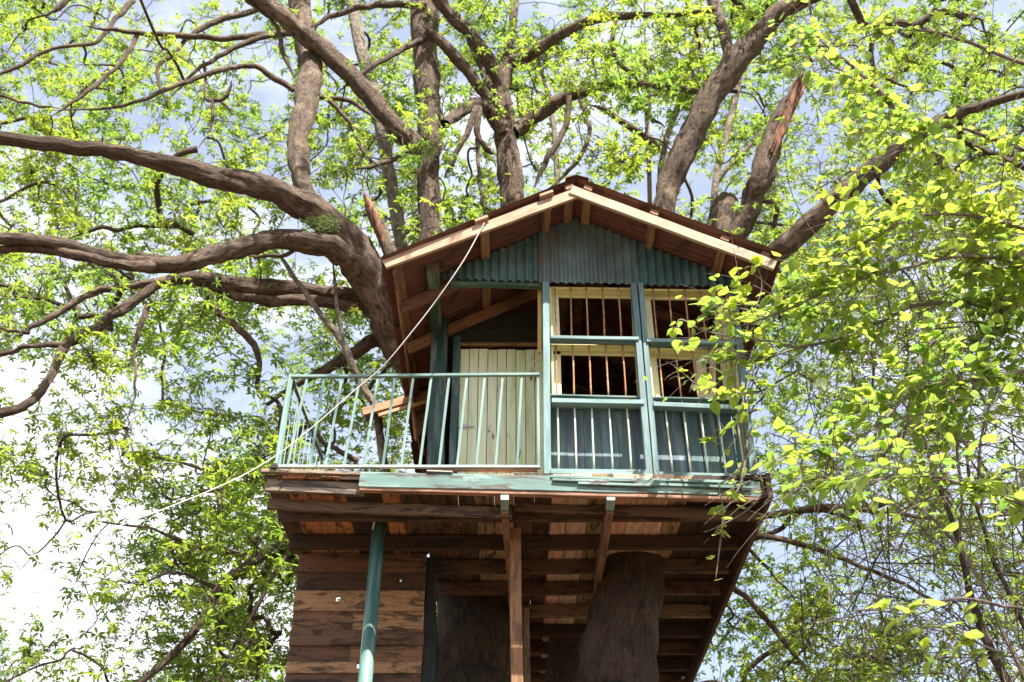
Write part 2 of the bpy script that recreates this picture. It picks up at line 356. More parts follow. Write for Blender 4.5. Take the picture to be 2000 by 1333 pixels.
# joists across
for k, Y in enumerate([9.14, 9.77, 10.35, 10.93, 11.59, 12.2, 12.8, 13.4, 14.0]):
    xl = -2.12 if k < 2 else (-2.02 if k == 2 else xw + .02)
    mid = random.uniform(-.6, .1) if k < 3 else None
    c = [(.10,.052,.03), DARK, (.09,.05,.03), BROWN, (.24,.15,.09), DARK, BROWN, DARK, BROWN][k]
    if mid is not None:
        beam('joist', (xl, Y, ZU - .072), (mid, Y, ZU - .078), .145, .055, M['rotten'], house, YN, c, .006)
        beam('joist', (mid + .004, Y + .004, ZU - .075), (2.16, Y, ZU - .072), .140, .055, M['rotten'], house, YN, (c[0]*1.2, c[1]*1.15, c[2]*1.1), .006)
    else: beam('joist', (xl, Y, ZU - .074), (2.16, Y, ZU - .072), .142, .055, M['rotten'], house, YN, c, .006)
# rim board on the right, rim on the left of the balcony
beam('rim_board', (2.235, 8.60, ZU - .06), (2.245, 14.12, ZU - .06), .24, .045, M['wood'], house, XN, (.10, .05, .033))
beam('rim_board', (xw, 14.17, ZU - .06), (2.28, 14.17, ZU - .06), .22, .04, M['wood'], house, YN, BROWN)
# front: rotten edge boards at the left, painted fascia to the right
beam('edge_board', at(512, 921, 8.58), at(704, 927, 8.58), .035, .05, M['rotten'], house, YN, (.3,.22,.16), .002)
beam('edge_board', at(520, 949, 8.64), at(712, 958, 8.64), .115, .045, M['rotten'], house, YN, (.22,.16,.11), .005)
beam('edge_board', at(524, 985, 8.80), at(1000, 1003, 8.80), .10, .05, M['rotten'], house, YN, (.17, .10, .06), .005)
beam('edge_board', at(1004, 990, 8.86), at(1486, 1010, 8.86), .075, .05, M['rotten'], house, YN, (.14, .07, .04), .005)
beam('fascia_board', at(703, 938, 8.58), at(1400, 954, 8.58), .145, .04, M['peel'], house, YN, (.13, .23, .20), .003, seg=10)
beam('fascia_board', at(1402, 954, 8.585), at(1484, 958, 8.585), .15, .04, M['peel'], house, YN, TEAL, .003)
beam('fascia_underboard', at(703, 957, 8.60), at(1480, 977, 8.60), .035, .06, M['wood'], house, YN, (.40, .21, .13), .002, seg=10)
for a, b, dy in ((1075, 1275, 931), (1080, 1190, 937), (1190, 1300, 938), (1240, 1470, 945), (1130, 1280, 944), (1300, 1450, 938)):
    beam('fascia_lath', at(a, dy, 8.545 + random.uniform(0, .008)), at(b, dy + (b - a) * .035, 8.545), .026, .016, M['peel'], house, YN, (.13, .23, .20), .002)
# bearers under the joists with painted ends
for px, pend in ((986, 1002), (1191, 1166)):
    a = ath(px, 990, ZU - .21); b = ath(pend, 1195 if px < 1000 else 1150, ZU - .21)
    beam('bearer', a, b, .062, .13, M['wood'], house, ZN, (.24, .14, .08))
    c = ath(px - 1, 960, ZU - .19); c.z = ZU - .20; c2 = a.copy()
    beam('bearer_end', Vector((a.x, 8.58, ZU - .16)), a + Vector((0, -.003, .01)), .070, .12, M['metal'], house, ZN, (.22, .34, .30))
# posts
pa = at(1006, 1030, 9.32); beam('post', (pa.x, 9.32, ZU - .15), (pa.x + .02, 9.36, 0), .105, .09, M['wood'], house, YN, (.32, .16, .075), .012)
pa = at(1027, 1200, 11.3); beam('post', (pa.x, 11.3, ZU - .15), (pa.x, 11.3, 0), .07, .06, M['wood'], house, YN, (.34, .24, .15), .008)
p0 = at(744, 985, 9.27); p1 = at(713, 1333, 9.27); d = (p1 - p0); p1 = p0 + d * ((p0.z) / (p0.z - p1.z))
rod('support_pole', p0, p1, .062, M['metal'], house, (.06, .15, .13), 20)
rod('pole_strap', p0 + Vector((.01, -.02, .18)), p0 + Vector((-.05, -.055, -.28)), .009, M['metal'], house, (.5, .6, .5), 6)
# lower plank wall hanging under the left part
WY = 10.18
xl, xr = X(585, 1090, WY), X(833, 1090, WY)
rows = [1084, 1118, 1157, 1194, 1232, 1262, 1296, 1315]
zz = [at(700, y, WY).z for y in rows]; zz += [zz[-1] - .155 * (j + 1) for j in range(15)]
holes = {1: [(782, .013, .024)], 2: [(660, .022, .026)], 6: [(700, .02, .03)]}
lc = [(.17,.085,.045), (.09,.045,.026), (.42,.24,.12), (.44,.25,.125), (.16,.08,.042), (.24,.12,.055), (.40,.22,.11), (.13,.065,.035)]
def plank_hole(name, z1, z0, x0, x1, hx, hw, hh, Y, mat, parent, color):
    zc = (z0 + z1) / 2 + .02; z0 -= .006; z1 += .006; xs = [x0, hx - hw, hx + hw, x1]; zs = [z0, zc - hh, zc + hh, z1]
    bm = bmesh.new(); g = {}
    for s in (0, 1):
        for a in range(4):
            for b in range(4): g[s, a, b] = bm.verts.new((xs[a], (s - .5) * .03, zs[b]))
    for a in range(3):
        for b in range(3):
            if a == 1 and b == 1: continue
            bm.faces.new([g[0, a, b], g[0, a+1, b], g[0, a+1, b+1], g[0, a, b+1]]); bm.faces.new([g[1, a, b+1], g[1, a+1, b+1], g[1, a+1, b], g[1, a, b]])
    for ring in ([(0,0),(1,0),(2,0),(3,0),(3,1),(3,2),(3,3),(2,3),(1,3),(0,3),(0,2),(0,1)], [(1,1),(1,2),(2,2),(2,1)]):
        for q in range(len(ring)):
            a, b = ring[q], ring[(q+1) % len(ring)]; bm.faces.new([g[0, *b], g[0, *a], g[1, *a], g[1, *b]])
    bmesh.ops.recalc_face_normals(bm, faces=bm.faces)
    bmesh.ops.translate(bm, verts=bm.verts, vec=(-x0, 0, -z0))
    me = bpy.data.meshes.new(name); bm.to_mesh(me); bm.free()
    return link(name, me, mat, parent, Matrix.Translation((x0, Y, z0)), color)
for k, (a, b) in enumerate(zip(zz[:-1], zz[1:])):
    Y = WY + (.011 if k % 2 else -.011); c = lc[k % 8]
    if k in holes:
        hx, hw, hh = holes[k][0]; plank_hole('wall_plank', a, b, xl, xr, X(hx, rows[k] + 20, WY), hw, hh, Y, M['rotten'], house, c)
    elif k == 3 or k == 5:
        xm = X(690, 1200, WY)
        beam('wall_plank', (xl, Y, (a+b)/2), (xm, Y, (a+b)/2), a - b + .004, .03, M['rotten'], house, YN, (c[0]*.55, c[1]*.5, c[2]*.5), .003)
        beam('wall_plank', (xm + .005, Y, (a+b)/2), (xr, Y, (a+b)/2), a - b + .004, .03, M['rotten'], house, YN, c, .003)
    else: beam('wall_plank', (xl, Y, (a+b)/2), (xr + random.uniform(-.01, .01), Y, (a+b)/2), a - b + .004, .03, M['rotten'], house, YN, c, .003)
beam('wall_post', (xl + .04, WY + .06, zz[0] + .02), (xl + .04, WY + .06, 0), .07, .07, M['rotten'], house, YN, DARK)
beam('wall_post', (xr - .04, WY + .06, zz[0] + .02), (xr - .04, WY + .06, 0), .07, .07, M['rotten'], house, YN, DARK)
sr = beam('stair_railing', (xr + .045, WY + .03, zz[0] - .02), (xr + .05, WY + .03, 1.4), .095, .03, M['rotten'], house, YN, (.012, .022, .02))
for q in range(7):
    beam('baluster', (xr + .07, WY + .25 + q*.16, zz[0] - .25 - q*.10), (xr + .07, WY + .25 + q*.16, zz[0] - 1.6 - q*.1), .012, .022, M['metal'], sr, XN, TEALD)
beam('rail', (xr + .07, WY + .1, zz[0] - .12), (xr + .07, WY + 1.3, zz[0] - .9), .03, .03, M['metal'], sr, XN, TEALD)

def nails(pts, nrm=Vector((0, -1, 0))):
    bm = bmesh.new()
    for p in pts:
        m = nrm.to_track_quat('Z', 'Y').to_matrix().to_4x4(); m.translation = p; bmesh.ops.create_cone(bm, cap_ends=True, segments=6, radius1=.006, radius2=.005, depth=.006, matrix=m)
    me = bpy.data.meshes.new('nail_heads'); bm.to_mesh(me); bm.free(); link('nail_heads', me, M['rusty_nail'], house, kind='stuff')
nails([Vector((xx + random.uniform(-.01, .01), WY - .030, (a+b)/2 + dz)) for a, b in zip(zz[:9], zz[1:10]) for xx in (xl + .04, xr - .04, (xl + xr) / 2 + .1) for dz in (-.04, .04)])
# balcony railing: front panel and left return
ta, tb = at(569, 736, WF - .02), at(1054, 732, WF - .02); ba, bb = at(541, 912, WF - .02), at(1054, 913, WF - .02)
rl = beam('balcony_railing', ta, tb, .032, .035, M['metal'], house, YN, LTEAL, .002)
beam('bottom_rail', ba, bb, .028, .035, M['metal'], rl, YN, (.36, .46, .42), .002)
beam('bottom_strip', ba + Vector((1.4, .012, -.03)), bb + Vector((-.02, .012, -.028)), .014, .03, M['wood'], rl, YN, (.42, .20, .10), .001)
tops = [570, 600, 633, 668, 703, 738, 771, 807, 842, 877, 912, 946.5, 981.5, 1019, 1051]
bots = [546, 562, 605, 636, 672, 711, 748, 784, 820, 858, 893, 930.5, 968, 1010, 1052]
for a, b in zip(tops, bots):
    beam('baluster', at(a, 739, WF - .02), at(b, 909, WF - .02), .024, .007, M['metal'], rl, YN, (.20, .30, .27) if random.random() > .35 else (.12, .22, .20), .0015, ch=.001, seg=3)
sb = thing  # alias kept short
c0 = ta.copy(); c1 = Vector((ta.x + .06, 10.35, ta.z))
sd = beam('side_railing', c0 + Vector((0, .03, 0)), c1, .035, .032, M['metal'], house, ZN, TEALD, .002)
g0 = ba + Vector((0, .03, 0)); g1 = Vector((ba.x + .06, 10.35, ba.z))
beam('bottom_rail', g0, g1, .028, .03, M['metal'], sd, ZN, LTEAL, .002)
for q in range(1, 10):
    f = q / 9.5; beam('baluster', c0.lerp(c1, f), g0.lerp(g1, f), .018, .007, M['metal'], sd, XN, (.33, .47, .43), .0015, ch=.001, seg=2)
beam('corner_post', ta + Vector((-.01, .0, .02)), ba + Vector((-.01, 0, -.03)), .03, .03, M['metal'], sd, YN, (.25, .38, .35))
beam('brace', at(578, 752, 8.9), at(606, 828, 8.95), .012, .012, M['metal'], sd, YN, (.3, .35, .2))
beam('bolt_block', at(530, 912, 8.56), at(542, 912, 8.56), .05, .05, M['rotten'], house, YN, (.03, .02, .02))
beam('metal_offcut', at(835, 922, 8.57), at(885, 924, 8.57), .014, .05, M['steel'], house, YN, (.6, .6, .55))

# roof: two slopes of corrugated sheets, purlins, rafters, barge boards
RY0, RY1 = 8.14, 13.6
rp = at(1126, 347, RY0); le = at(746, 503, RY0); re_ = at(1530, 495, RY0)
RZ = rp.z; RX = rp.x
def slope_pt(side, f, Y, dn=0.0):
    """a point on the roof sheet: f from ridge (0) to eave (1), dn metres below the sheet"""
    e = le if side < 0 else re_
    d = Vector((e.x - RX, 0, e.z - RZ)); n = Vector((-d.z, 0, d.x)).normalized()
    if n.z < 0: n = -n
    return Vector((RX, 0, RZ)) + d * f - n * dn + Vector((0, Y, 0))
def roof_sheet(side, y0, y1, lift, colr, f1=1.0):
    n = int((y1 - y0) / .019); e = le if side < 0 else re_
    d = Vector((e.x - RX, 0, e.z - RZ)); nn = Vector((-d.z, 0, d.x)).normalized(); nn = nn if nn.z > 0 else -nn
    V = []; Fc = []; m = 5; L = d.length * f1
    for i in range(n + 1):
        y = (y1 - y0) * i / n; w = .011 * math.sin((y0 + y) / .076 * 2 * math.pi)
        for j in range(m):
            s = j / (m - 1) * L; w2 = w + lift + .010 * mnoise.noise(Vector((y * 2, s * 1.5, side * 9 + y0)))
            V.append((s, y, w2))
    for i in range(n):
        for j in range(m - 1):
            Fc.append((i*m+j, i*m+j+1, (i+1)*m+j+1, (i+1)*m+j))
    nv = len(V)
    V += [(a, b, c - .0015) for a, b, c in V]
    Fc += [tuple(nv + q for q in reversed(f)) for f in Fc]
    me = bpy.data.meshes.new('roof_sheet'); me.from_pydata(V, [], Fc); me.update()
    for p in me.polygons: p.use_smooth = True
    dn = d.normalized(); mw = Matrix(((dn.x, 0, nn.x), (0, 1, 0), (dn.z, 0, nn.z))).to_4x4(); mw.translation = Vector((RX, y0, RZ)) + dn * .01
    link('roof_sheet', me, M['rust'], house, mw, colr)
for side in (-1, 1):
    y = RY0; k = 0
    while y < RY1:
        y2 = min(y + .72, RY1)
        roof_sheet(side, y, y2 + .05, .001 + .005 * (k % 2) , random.choice([(.17, .065, .045), (.20, .085, .055), (.14, .055, .04)]), random.uniform(.985, 1.0))
        y += .72; k += 1
beam('ridge_cap', (RX - .05, RY0 - .01, RZ + .012), (RX - .05, RY1, RZ + .012), .13, .006, M['rust'], house, Vector((-.37, 0, 1)), (.20, .08, .055), .002)
beam('ridge_cap', (RX + .06, RY0 - .01, RZ + .010), (RX + .06, RY1, RZ + .010), .13, .006, M['rust'], house, Vector((.37, 0, 1)), (.16, .065, .045), .002)
for side, fr in ((-1, (.05, .17, .50, .94)), (1, (.07, .40, .74, .93))):
    for f in fr:
        a = slope_pt(side, f, RY0 + .03 if f < .9 else RY0 + .04, .045); b = slope_pt(side, f, RY1 - .05, .045)
        e = le if side < 0 else re_; nn = Vector((-(e.z - RZ), 0, e.x - RX)); nn = nn if nn.z > 0 else -nn
        beam('purlin', a, b, .085, .05, M['wood'], house, nn, (.36, .19, .10) if f < .9 else (.22, .11, .055), .004, seg=8)
for k, Y in enumerate([8.84, 9.565, 10.75, 11.8, 12.8]):
    for side in (-1, 1):
        a = slope_pt(side, .02, Y, .135); b = slope_pt(side, .965, Y, .135)
        beam('rafter', a, b, .115, .05, M['wood'], house, YN, (.34, .17, .08) if k == 1 else random.choice([(.24, .12, .055), (.19, .09, .045)]), .004)  # the porch rafter's lit look is put into its lighter colour
# barge boards
bl0, bl1 = at(1128, 378, 8.20), at(750, 517, 8.20); br0, br1 = at(1115, 372, 8.185), at(1513, 520, 8.185)
beam('barge_board', bl0, bl1, .118, .036, M['clean'], house, YN, (.50, .33, .21), .003, seg=8)
beam('barge_board', br0, br1, .112, .04, M['clean'], house, YN, (.48, .37, .25), .003, seg=8)
for px, py in ((940, 431), (1067, 382)):
    beam('spacer_block', at(px - 12, py + 4, 8.17), at(px + 13, py - 5, 8.17), .036, .07, M['clean'], house, YN, (.55, .33, .20))

# gable of corrugated sheets, bottoms at the head of the windows
GY = WF - .02
def gable_top(x):
    for side in (-1, 1):
        e = le if side < 0 else re_
        if (x - RX) * side >= 0: return RZ + (e.z - RZ) * (x - RX) / (e.x - RX) - .035
    return RZ - .035
def gable_sheet(px0, px1, pyb0, pyb1, Y, amp, per, colr, cut=0.0):
    x0, x1 = X(px0, pyb0, Y), X(px1, pyb1, Y); zb0, zb1 = at(px0, pyb0, Y).z, at(px1, pyb1, Y).z
    n = int((x1 - x0) / (per / 8)); V = []; Fc = []; m = 6
    for i in range(n + 1):
        x = x0 + (x1 - x0) * i / n; zb = zb0 + (zb1 - zb0) * i / n; zt = max(gable_top(x) - cut, zb + .03)
        w = amp * math.sin(2 * math.pi * x / per) * (1 + .25 * mnoise.noise(Vector((x * 3, Y, 0))))
        for j in range(m):
            z = zb + (zt - zb) * j / (m - 1)
            V.append((z - zb0, x - x0, w + .012 * mnoise.noise(Vector((x * 2.2, z * 2, Y * 7)))))
    for i in range(n):
        for j in range(m - 1): Fc.append((i*m+j, (i+1)*m+j, (i+1)*m+j+1, i*m+j+1))
    me = bpy.data.meshes.new('gable_sheet'); me.from_pydata(V, [], Fc); me.update()
    for p in me.polygons: p.use_smooth = True
    mw = Matrix(((0, 1, 0), (0, 0, 1), (1, 0, 0))).to_4x4(); mw.translation = (x0, Y, zb0)
    link('gable_sheet', me, M['gable'], house, mw, colr)
gable_sheet(866, 1062, 545, 550, GY - .01, .018, .085, (.062, .115, .110))
gable_sheet(1054, 1244, 552, 556, GY - .026, .012, .086, (.11, .145, .135))
gable_sheet(1238, 1428, 557, 560, GY - .015, .017, .085, (.062, .118, .113))
beam('backing_board', at(880, 470, GY + .04), at(1400, 470, GY + .04), .9, .012, M['wood'], house, YN, (.05, .03, .02), 0) if False else None
beam('header_beam', at(880, 553, WF + .03), at(1060, 556, WF + .03), .085, .07, M['paint'], house, YN, (.035, .09, .06))
# top plate of the porch, its sawn end showing at the front
ha = ath(845, 522, at(845, 522, 8.52).z); hb = Vector((ha.x - .03, 9.62, ha.z))
beam('top_plate', ha + Vector((0, .003, 0)), hb, .125, .11, M['paint'], house, ZN, (.035, .09, .055))
beam('plate_end', ha + Vector((0, -.012, 0)), ha + Vector((0, .001, 0)), .12, .105, M['clean'], house, ZN, (.16, .12, .06), 0)
# porch back wall with the door
DY = 9.62
pz = gable_top(X(865, 690, DY)) - .02
beam('corner_post', (X(858, 800, DY), DY - .06, ZF), (X(858, 700, DY) , DY - .06, ha.z + .1), .17, .10, M['paint'], house, YN, (.02, .055, .045))
beam('corner_post', (X(888, 800, DY), DY - .02, ZF), (X(888, 800, DY), DY - .02, at(888, 662, DY).z), .075, .08, M['paint'], house, YN, (.035, .085, .08))
dt = at(977, 684, DY).z; dx0, dx1 = X(899, 690, DY), X(1062, 690, DY)
fr = beam('door', (dx0, DY + .03, dt - .25), (dx1, DY + .03, dt - .25), .10, .02, M['paint'], house, YN, MINT)
npk = 9
for q in range(npk):
    a = dx0 + (dx1 - dx0) * q / npk; b = dx0 + (dx1 - dx0) * (q + 1) / npk
    beam('plank', ((a+b)/2, DY + random.uniform(-.003, .003), ZF + .01), ((a+b)/2, DY, dt + random.uniform(-.006, .004)), b - a - .006, .022, M['paint'], fr, YN, tuple(v * random.uniform(.92, 1.05) for v in MINT), .001, label=None)
beam('latch', at(888, 834, DY - .02), at(926, 834, DY - .02), .012, .01, M['steel'], fr, YN, (.5, .5, .5), 0)
beam('latch_plate', at(902, 834, DY - .016), at(915, 834, DY - .016), .05, .004, M['steel'], fr, YN, (.5, .5, .5), 0)
beam('hinge', at(1030, 706, DY - .014), at(1054, 706, DY - .014), .03, .004, M['paint'], fr, YN, MINT, 0)
beam('door_lintel', (dx0 - .03, DY - .02, dt + .055), (dx1, DY - .02, dt + .055), .03, .05, M['wood'], house, YN, (.30, .18, .08))
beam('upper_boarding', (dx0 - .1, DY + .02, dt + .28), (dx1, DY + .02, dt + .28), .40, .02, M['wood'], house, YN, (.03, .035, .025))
# walls: vertical boards (left side, back, right side)
def board_wall(name, x0, y0, x1, y1, z0, ztop, mat, cols, w=.17, gap=.008, gaps=()):
    a = Vector((x0, y0, 0)); b = Vector((x1, y1, 0)); L = (b - a).length; n = max(1, round(L / w)); d = (b - a) / n
    nrm = Vector((-(d.y), d.x, 0)).normalized()
    for q in range(n):
        if q in gaps: continue
        c = a + d * (q + .5); zt = ztop(c.x, c.y)
        if zt - z0 < .1: continue
        beam(name, (c.x, c.y, z0), (c.x + random.uniform(-.006, .006), c.y, zt), L / n - gap, .022, mat, house, nrm, tuple(v * random.uniform(.8, 1.15) for v in random.choice(cols)), .002, seg=2)
rt = lambda x, y: gable_top(x) + .02
LWX = X(850, 700, DY); RWX = X(1448, 800, WF) ; BWY = 13.2
board_wall('side_board', LWX, DY + .05, LWX + .02, BWY, ZF, rt, M['wood'], [(.12, .07, .045), (.16, .09, .05)])
board_wall('back_board', LWX, BWY, RWX, BWY, ZF, rt, M['wood'], [(.14, .08, .05), (.10, .06, .04)])
board_wall('side_board', RWX + .03, WF + .06, RWX + .03, BWY, ZF, rt, M['yellow'], [(.62, .50, .24), (.52, .40, .2), (.30, .18, .10)], w=.19, gap=.03, gaps=(2,))
beam('inner_rail', (X(1075, 760, 11.9), 11.9, at(1100, 757, 11.9).z), (X(1250, 760, 11.9), 11.9, at(1100, 757, 11.9).z), .16, .03, M['yellow'], house, YN, (.62, .50, .24))
board_wall('porch_side_board', X(1064, 700, WF) + .02, WF + .05, X(1064, 700, WF) + .02, DY + .02, ZF, rt, M['yellow'], [(.42, .30, .10)])
beam('porch_door_jamb', at(1054, 560, 8.86), at(1054, 690, 8.86), .04, .05, M['yellow'], house, YN, (.60, .40, .10))

# window bay -------------------------------------------------------
FY = WF - .03
def post2(name, a, b, w, c, dy=0): return beam(name, at(*a, FY + dy), at(*b, FY + dy), w, .085, M['paint'], house, YN, c, .002, seg=5)
post2('window_post', (1066, 556), (1069, 930), .068, (.14, .25, .245))
post2('window_post', (1237, 558), (1268, 932), .060, (.105, .19, .20))
post2('window_post', (1250.5, 558), (1282, 935), .052, (.10, .185, .19), .006)
post2('window_post', (1431, 560), (1471, 930), .062, (.12, .21, .22))
def rail(a, b, w, dy=-.012, c=(.11, .20, .20)): return beam('window_rail', at(*a, FY + dy), at(*b, FY + dy), w, .09, M['paint'], house, YN, c, .0015)
rail((1075, 663), (1247, 666), .040); rail((1262, 669), (1440, 674), .044)
rail((1078, 786.5), (1257, 790), .050, c=(.13, .235, .235)); rail((1276, 793.5), (1456, 801), .050)
rail((1076, 925), (1266, 927), .052, c=(.16, .28, .27)); rail((1286, 931), (1474, 936), .055)
def window(bl, br_, tl, tr, bars, lab):
    """deep yellow reveal set behind the frame; bars in front"""
    D = .10; y0 = FY + .045
    P = {k: at(*v, FY + .03) for k, v in dict(bl=bl, br=br_, tl=tl, tr=tr).items()}
    mid = Vector((0, D / 2 + .02, 0))
    w = beam('window', P['tl'] + mid + Vector((0, 0, -.02)), P['tr'] + mid + Vector((0, 0, -.02)), .022, D, M['yellow'], house, YN, YEL, .001)
    beam('reveal', P['tl'] + mid + Vector((.012, 0, -.03)), P['bl'] + mid + Vector((.012, 0, .045)), .022, D, M['yellow'], w, YN, YEL, .001)
    beam('reveal', P['tr'] + mid + Vector((-.012, 0, -.03)), P['br'] + mid + Vector((-.012, 0, .045)), .022, D, M['yellow'], w, YN, YEL, .001)
    beam('casing', P['tl'] + Vector((.052, D + .03, -.02)), P['bl'] + Vector((.052, D + .03, .07)), .09, .018, M['yellow'], w, YN, (.80, .76, .48), .001)
    beam('casing', P['tl'] + Vector((.02, D + .03, -.042)), P['tr'] + Vector((-.02, D + .03, -.046)), .05, .018, M['yellow'], w, YN, (.70, .62, .30), .001)
    for (a, b) in bars:
        rod('bar', at(*a, FY + .05), at(*b, FY + .05), .0085, M['rod'], w, (.40, .17, .07), 8, bend=random.uniform(-.003, .003))
    return w
def zs(x, y): return (1040 + x / 2.898, 540 + y / 2.898)
ub = [(zs(a, 66), zs(b, 345)) for a, b in ((127, 135), (217, 222), (303, 315), (395, 408), (485, 503))]
window((1076, 663), (1244, 665), (1072, 556), (1238, 558), ub, '')
ub = [(zs(a, 392), zs(b, 700)) for a, b in ((132, 140), (227, 235), (320, 332), (415, 432), (508, 530))]
window((1078, 786), (1254, 788), (1076, 668), (1246, 670), ub, '')
ub = [(zs(a, 74), zs(b, 360)) for a, b in ((682, 707), (770, 797), (862, 892), (948, 985), (1036, 1075))]
window((1264, 669), (1440, 674), (1253, 560), (1430, 562), ub, '')
ub = [(zs(a, 408), zs(b, 722)) for a, b in ((715, 742), (808, 848), (903, 942), (995, 1038), (1085, 1130))]
window((1276, 793), (1454, 799), (1264, 674), (1440, 680), ub, '')
for xs_, y0, y1 in ((((142, 148), (238, 250), (335, 350), (433, 455), (533, 560)), 732, 1104), (((752, 795), (855, 897), (950, 995), (1048, 1098), (1150, 1205)), 752, 1120)):
    for a, b in xs_: rod('panel_bar', at(*zs(a, y0), FY + .02), at(*zs(b, y1), FY + .02), .0095, M['metal'], house, (.56, .60, .50), 8, bend=random.uniform(-.003, .003))
# recessed lower panels of vertical boards
PYY = FY + .27
for (a0, a1, b0, b1, ya, yb) in ((1074, 1262, 1076, 1285, 786, 945), (1262, 1458, 1285, 1478, 792, 950)):
    n = 6
    for q in range(n):
        f0, f1 = q / n, (q + 1) / n; t0, t1 = a0 + (a1-a0)*f0, a0 + (a1-a0)*f1; u0, u1 = b0 + (b1-b0)*f0, b0 + (b1-b0)*f1
        T = at((t0+t1)/2, ya, PYY); B = at((u0+u1)/2, yb, PYY); B.z = ZF
        beam('panel_board', T, B, (at(u1, yb, PYY) - at(u0, yb, PYY)).x - .004, .02, M['paint'], house, YN, tuple(v * random.uniform(.88, 1.12) for v in (.10, .165, .19)), .001, seg=2)
beam('sill_board', at(1070, 785, FY + .14), at(1462, 795, FY + .14), .02, .26, M['paint'], house, YN, TEALD, .001)
for (a, b, w) in (((1366, 690), (1378, 800), .10), ((1392, 690), (1392, 800), .06), ((1416, 690), (1432, 800), .13), ((1404, 560), (1410, 664), .12)):
    beam('inner_board', at(*a, 9.0), at(*b, 9.0), w, .022, M['yellow'], house, YN, (.80, .68, .40), .003)
# eaves on the right: dark boards under the slope beside the bay
beam('eave_board', slope_pt(1, .955, 8.3, .12) + Vector((0, 0, 0)), slope_pt(1, .955, 13.4, .12), .12, .03, M['wood'], house, XN, (.13, .07, .045))
beam('eave_board', slope_pt(-1, .965, 8.25, .10), slope_pt(-1, .965, 13.4, .10), .085, .03, M['wood'], house, XN, (.30, .16, .09))
# little lean-to roof at the back left
lt = beam('lean_to', at(709, 806, 10.7), at(836, 770, 10.7), .10, .05, M['clean'], house, YN, (.42, .24, .12))
beam('board', at(740, 812, 10.66), at(836, 783, 10.66), .045, .03, M['clean'], lt, YN, (.50, .30, .16))
beam('roof_sheet', at(705, 797, 10.75) + Vector((0, .35, .1)), at(836, 756, 10.75) + Vector((0, .35, .1)), .75, .006, M['rust'], lt, Vector((-.3, -.4, 1)), (.22, .06, .035), .004)
beam('brace', at(806, 800, 10.8), at(812, 862, 10.8), .03, .05, M['wood'], lt, YN, (.36, .2, .11))
beam('brace', at(822, 790, 10.9), at(826, 850, 10.9), .10, .04, M['wood'], lt, YN, (.18, .10, .06))

# ------------------------------------------------------------------ rope
def rope(name, pts, r, label):
    t = Tubes(); P = spline([at(*p) for p in pts], 8); t.add(P, np.linspace(r, r * .6, len(P)), 6)
    o = t.build(name, M['rope'], None); o['label'] = label; o['category'] = 'rope'; return o
rope('rope', [(946, 436, 8.16), (905, 510, 8.2), (850, 590, 8.28), (805, 648, 8.35), (765, 697, 8.42), (735, 728, 8.48), (690, 765, 8.5), (610, 835, 8.45), (535, 893, 8.38), (430, 950, 8.1), (200, 1040, 7.5), (0, 1106, 7.0), (-300, 1190, 6.4)], .0062, 'thin pale rope slanting from the left roof edge down past the balcony')

# ================================================================== the great tree
def smooth_noise_path(P, amp, seed):
    out = P.copy(); 
    for i in range(len(P)):
        q = Vector((seed, i * .37, 0)); out[i] += np.array(mnoise.noise_vector(q)) * amp
    return out
TREES = {}
def limb(tree, pts, name='limb', sides=20, rough=.24, mat=None, k=7, wig=.03, skel=None, skip=0, cap=True):
    """pts: (px, py, Y, width in photo px)"""
    W4 = []
    for px, py, Y, w in pts:
        p = at(px, py, Y); W4.append((*p, w * (.86 if sides >= 18 else 1) * m_per_px(p) / 2))
    S = spline(np.array(W4), k); P = smooth_noise_path(S[:, :3], wig, random.uniform(0, 99)); r = np.maximum(S[:, 3], .004)
    if sides <= 9 and len(r) > 6: r = r * np.concatenate([np.ones(len(r) - 6), np.linspace(1, .3, 6)])
    t = Tubes(); t.add(P, r, sides, rough, cap=cap); o = t.build(name, mat or M['bark'], tree, origin=P[0])
    if skel is not None:
        for p, rr in list(zip(P, r))[skip::2]: skel.append((*p, rr))
    return o, P, r
big = thing('spreading_tree', 'huge spreading tree whose thick brown limbs rise around and through the tree house', 'tree', (0.2, 12.3, 0))
SK = []
base = [(1085, 2600, 12.4, 300)]
def L(pts, **kw): return limb(big, pts, skel=SK, **kw)
# stems under the house, joined in a short bole near the ground
def stem(top_pts, name='trunk'):
    W4 = [(*at(px, py, Y), w * m_per_px(at(px, py, Y)) / 2) for px, py, Y, w in top_pts]
    last = W4[-1]; W4.append((last[0] * .55 + .1, 12.3 * .6 + last[1] * .4, 1.9, last[3] * 1.15)); W4.append((.2 + last[0] * .2, 12.3, -.3, last[3] * 1.5))
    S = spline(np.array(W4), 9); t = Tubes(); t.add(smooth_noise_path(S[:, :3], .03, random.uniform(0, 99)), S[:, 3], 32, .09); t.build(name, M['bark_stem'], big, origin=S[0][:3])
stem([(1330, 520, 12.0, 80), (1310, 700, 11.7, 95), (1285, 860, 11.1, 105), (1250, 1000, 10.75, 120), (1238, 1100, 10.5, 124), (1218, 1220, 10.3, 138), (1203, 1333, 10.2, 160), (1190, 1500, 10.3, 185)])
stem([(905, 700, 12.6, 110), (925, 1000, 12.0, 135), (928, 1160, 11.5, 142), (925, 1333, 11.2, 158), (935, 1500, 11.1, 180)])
stem([(1120, 900, 12.9, 60), (1108, 1200, 12.6, 66), (1098, 1333, 12.4, 64), (1095, 1500, 12.2, 70)])
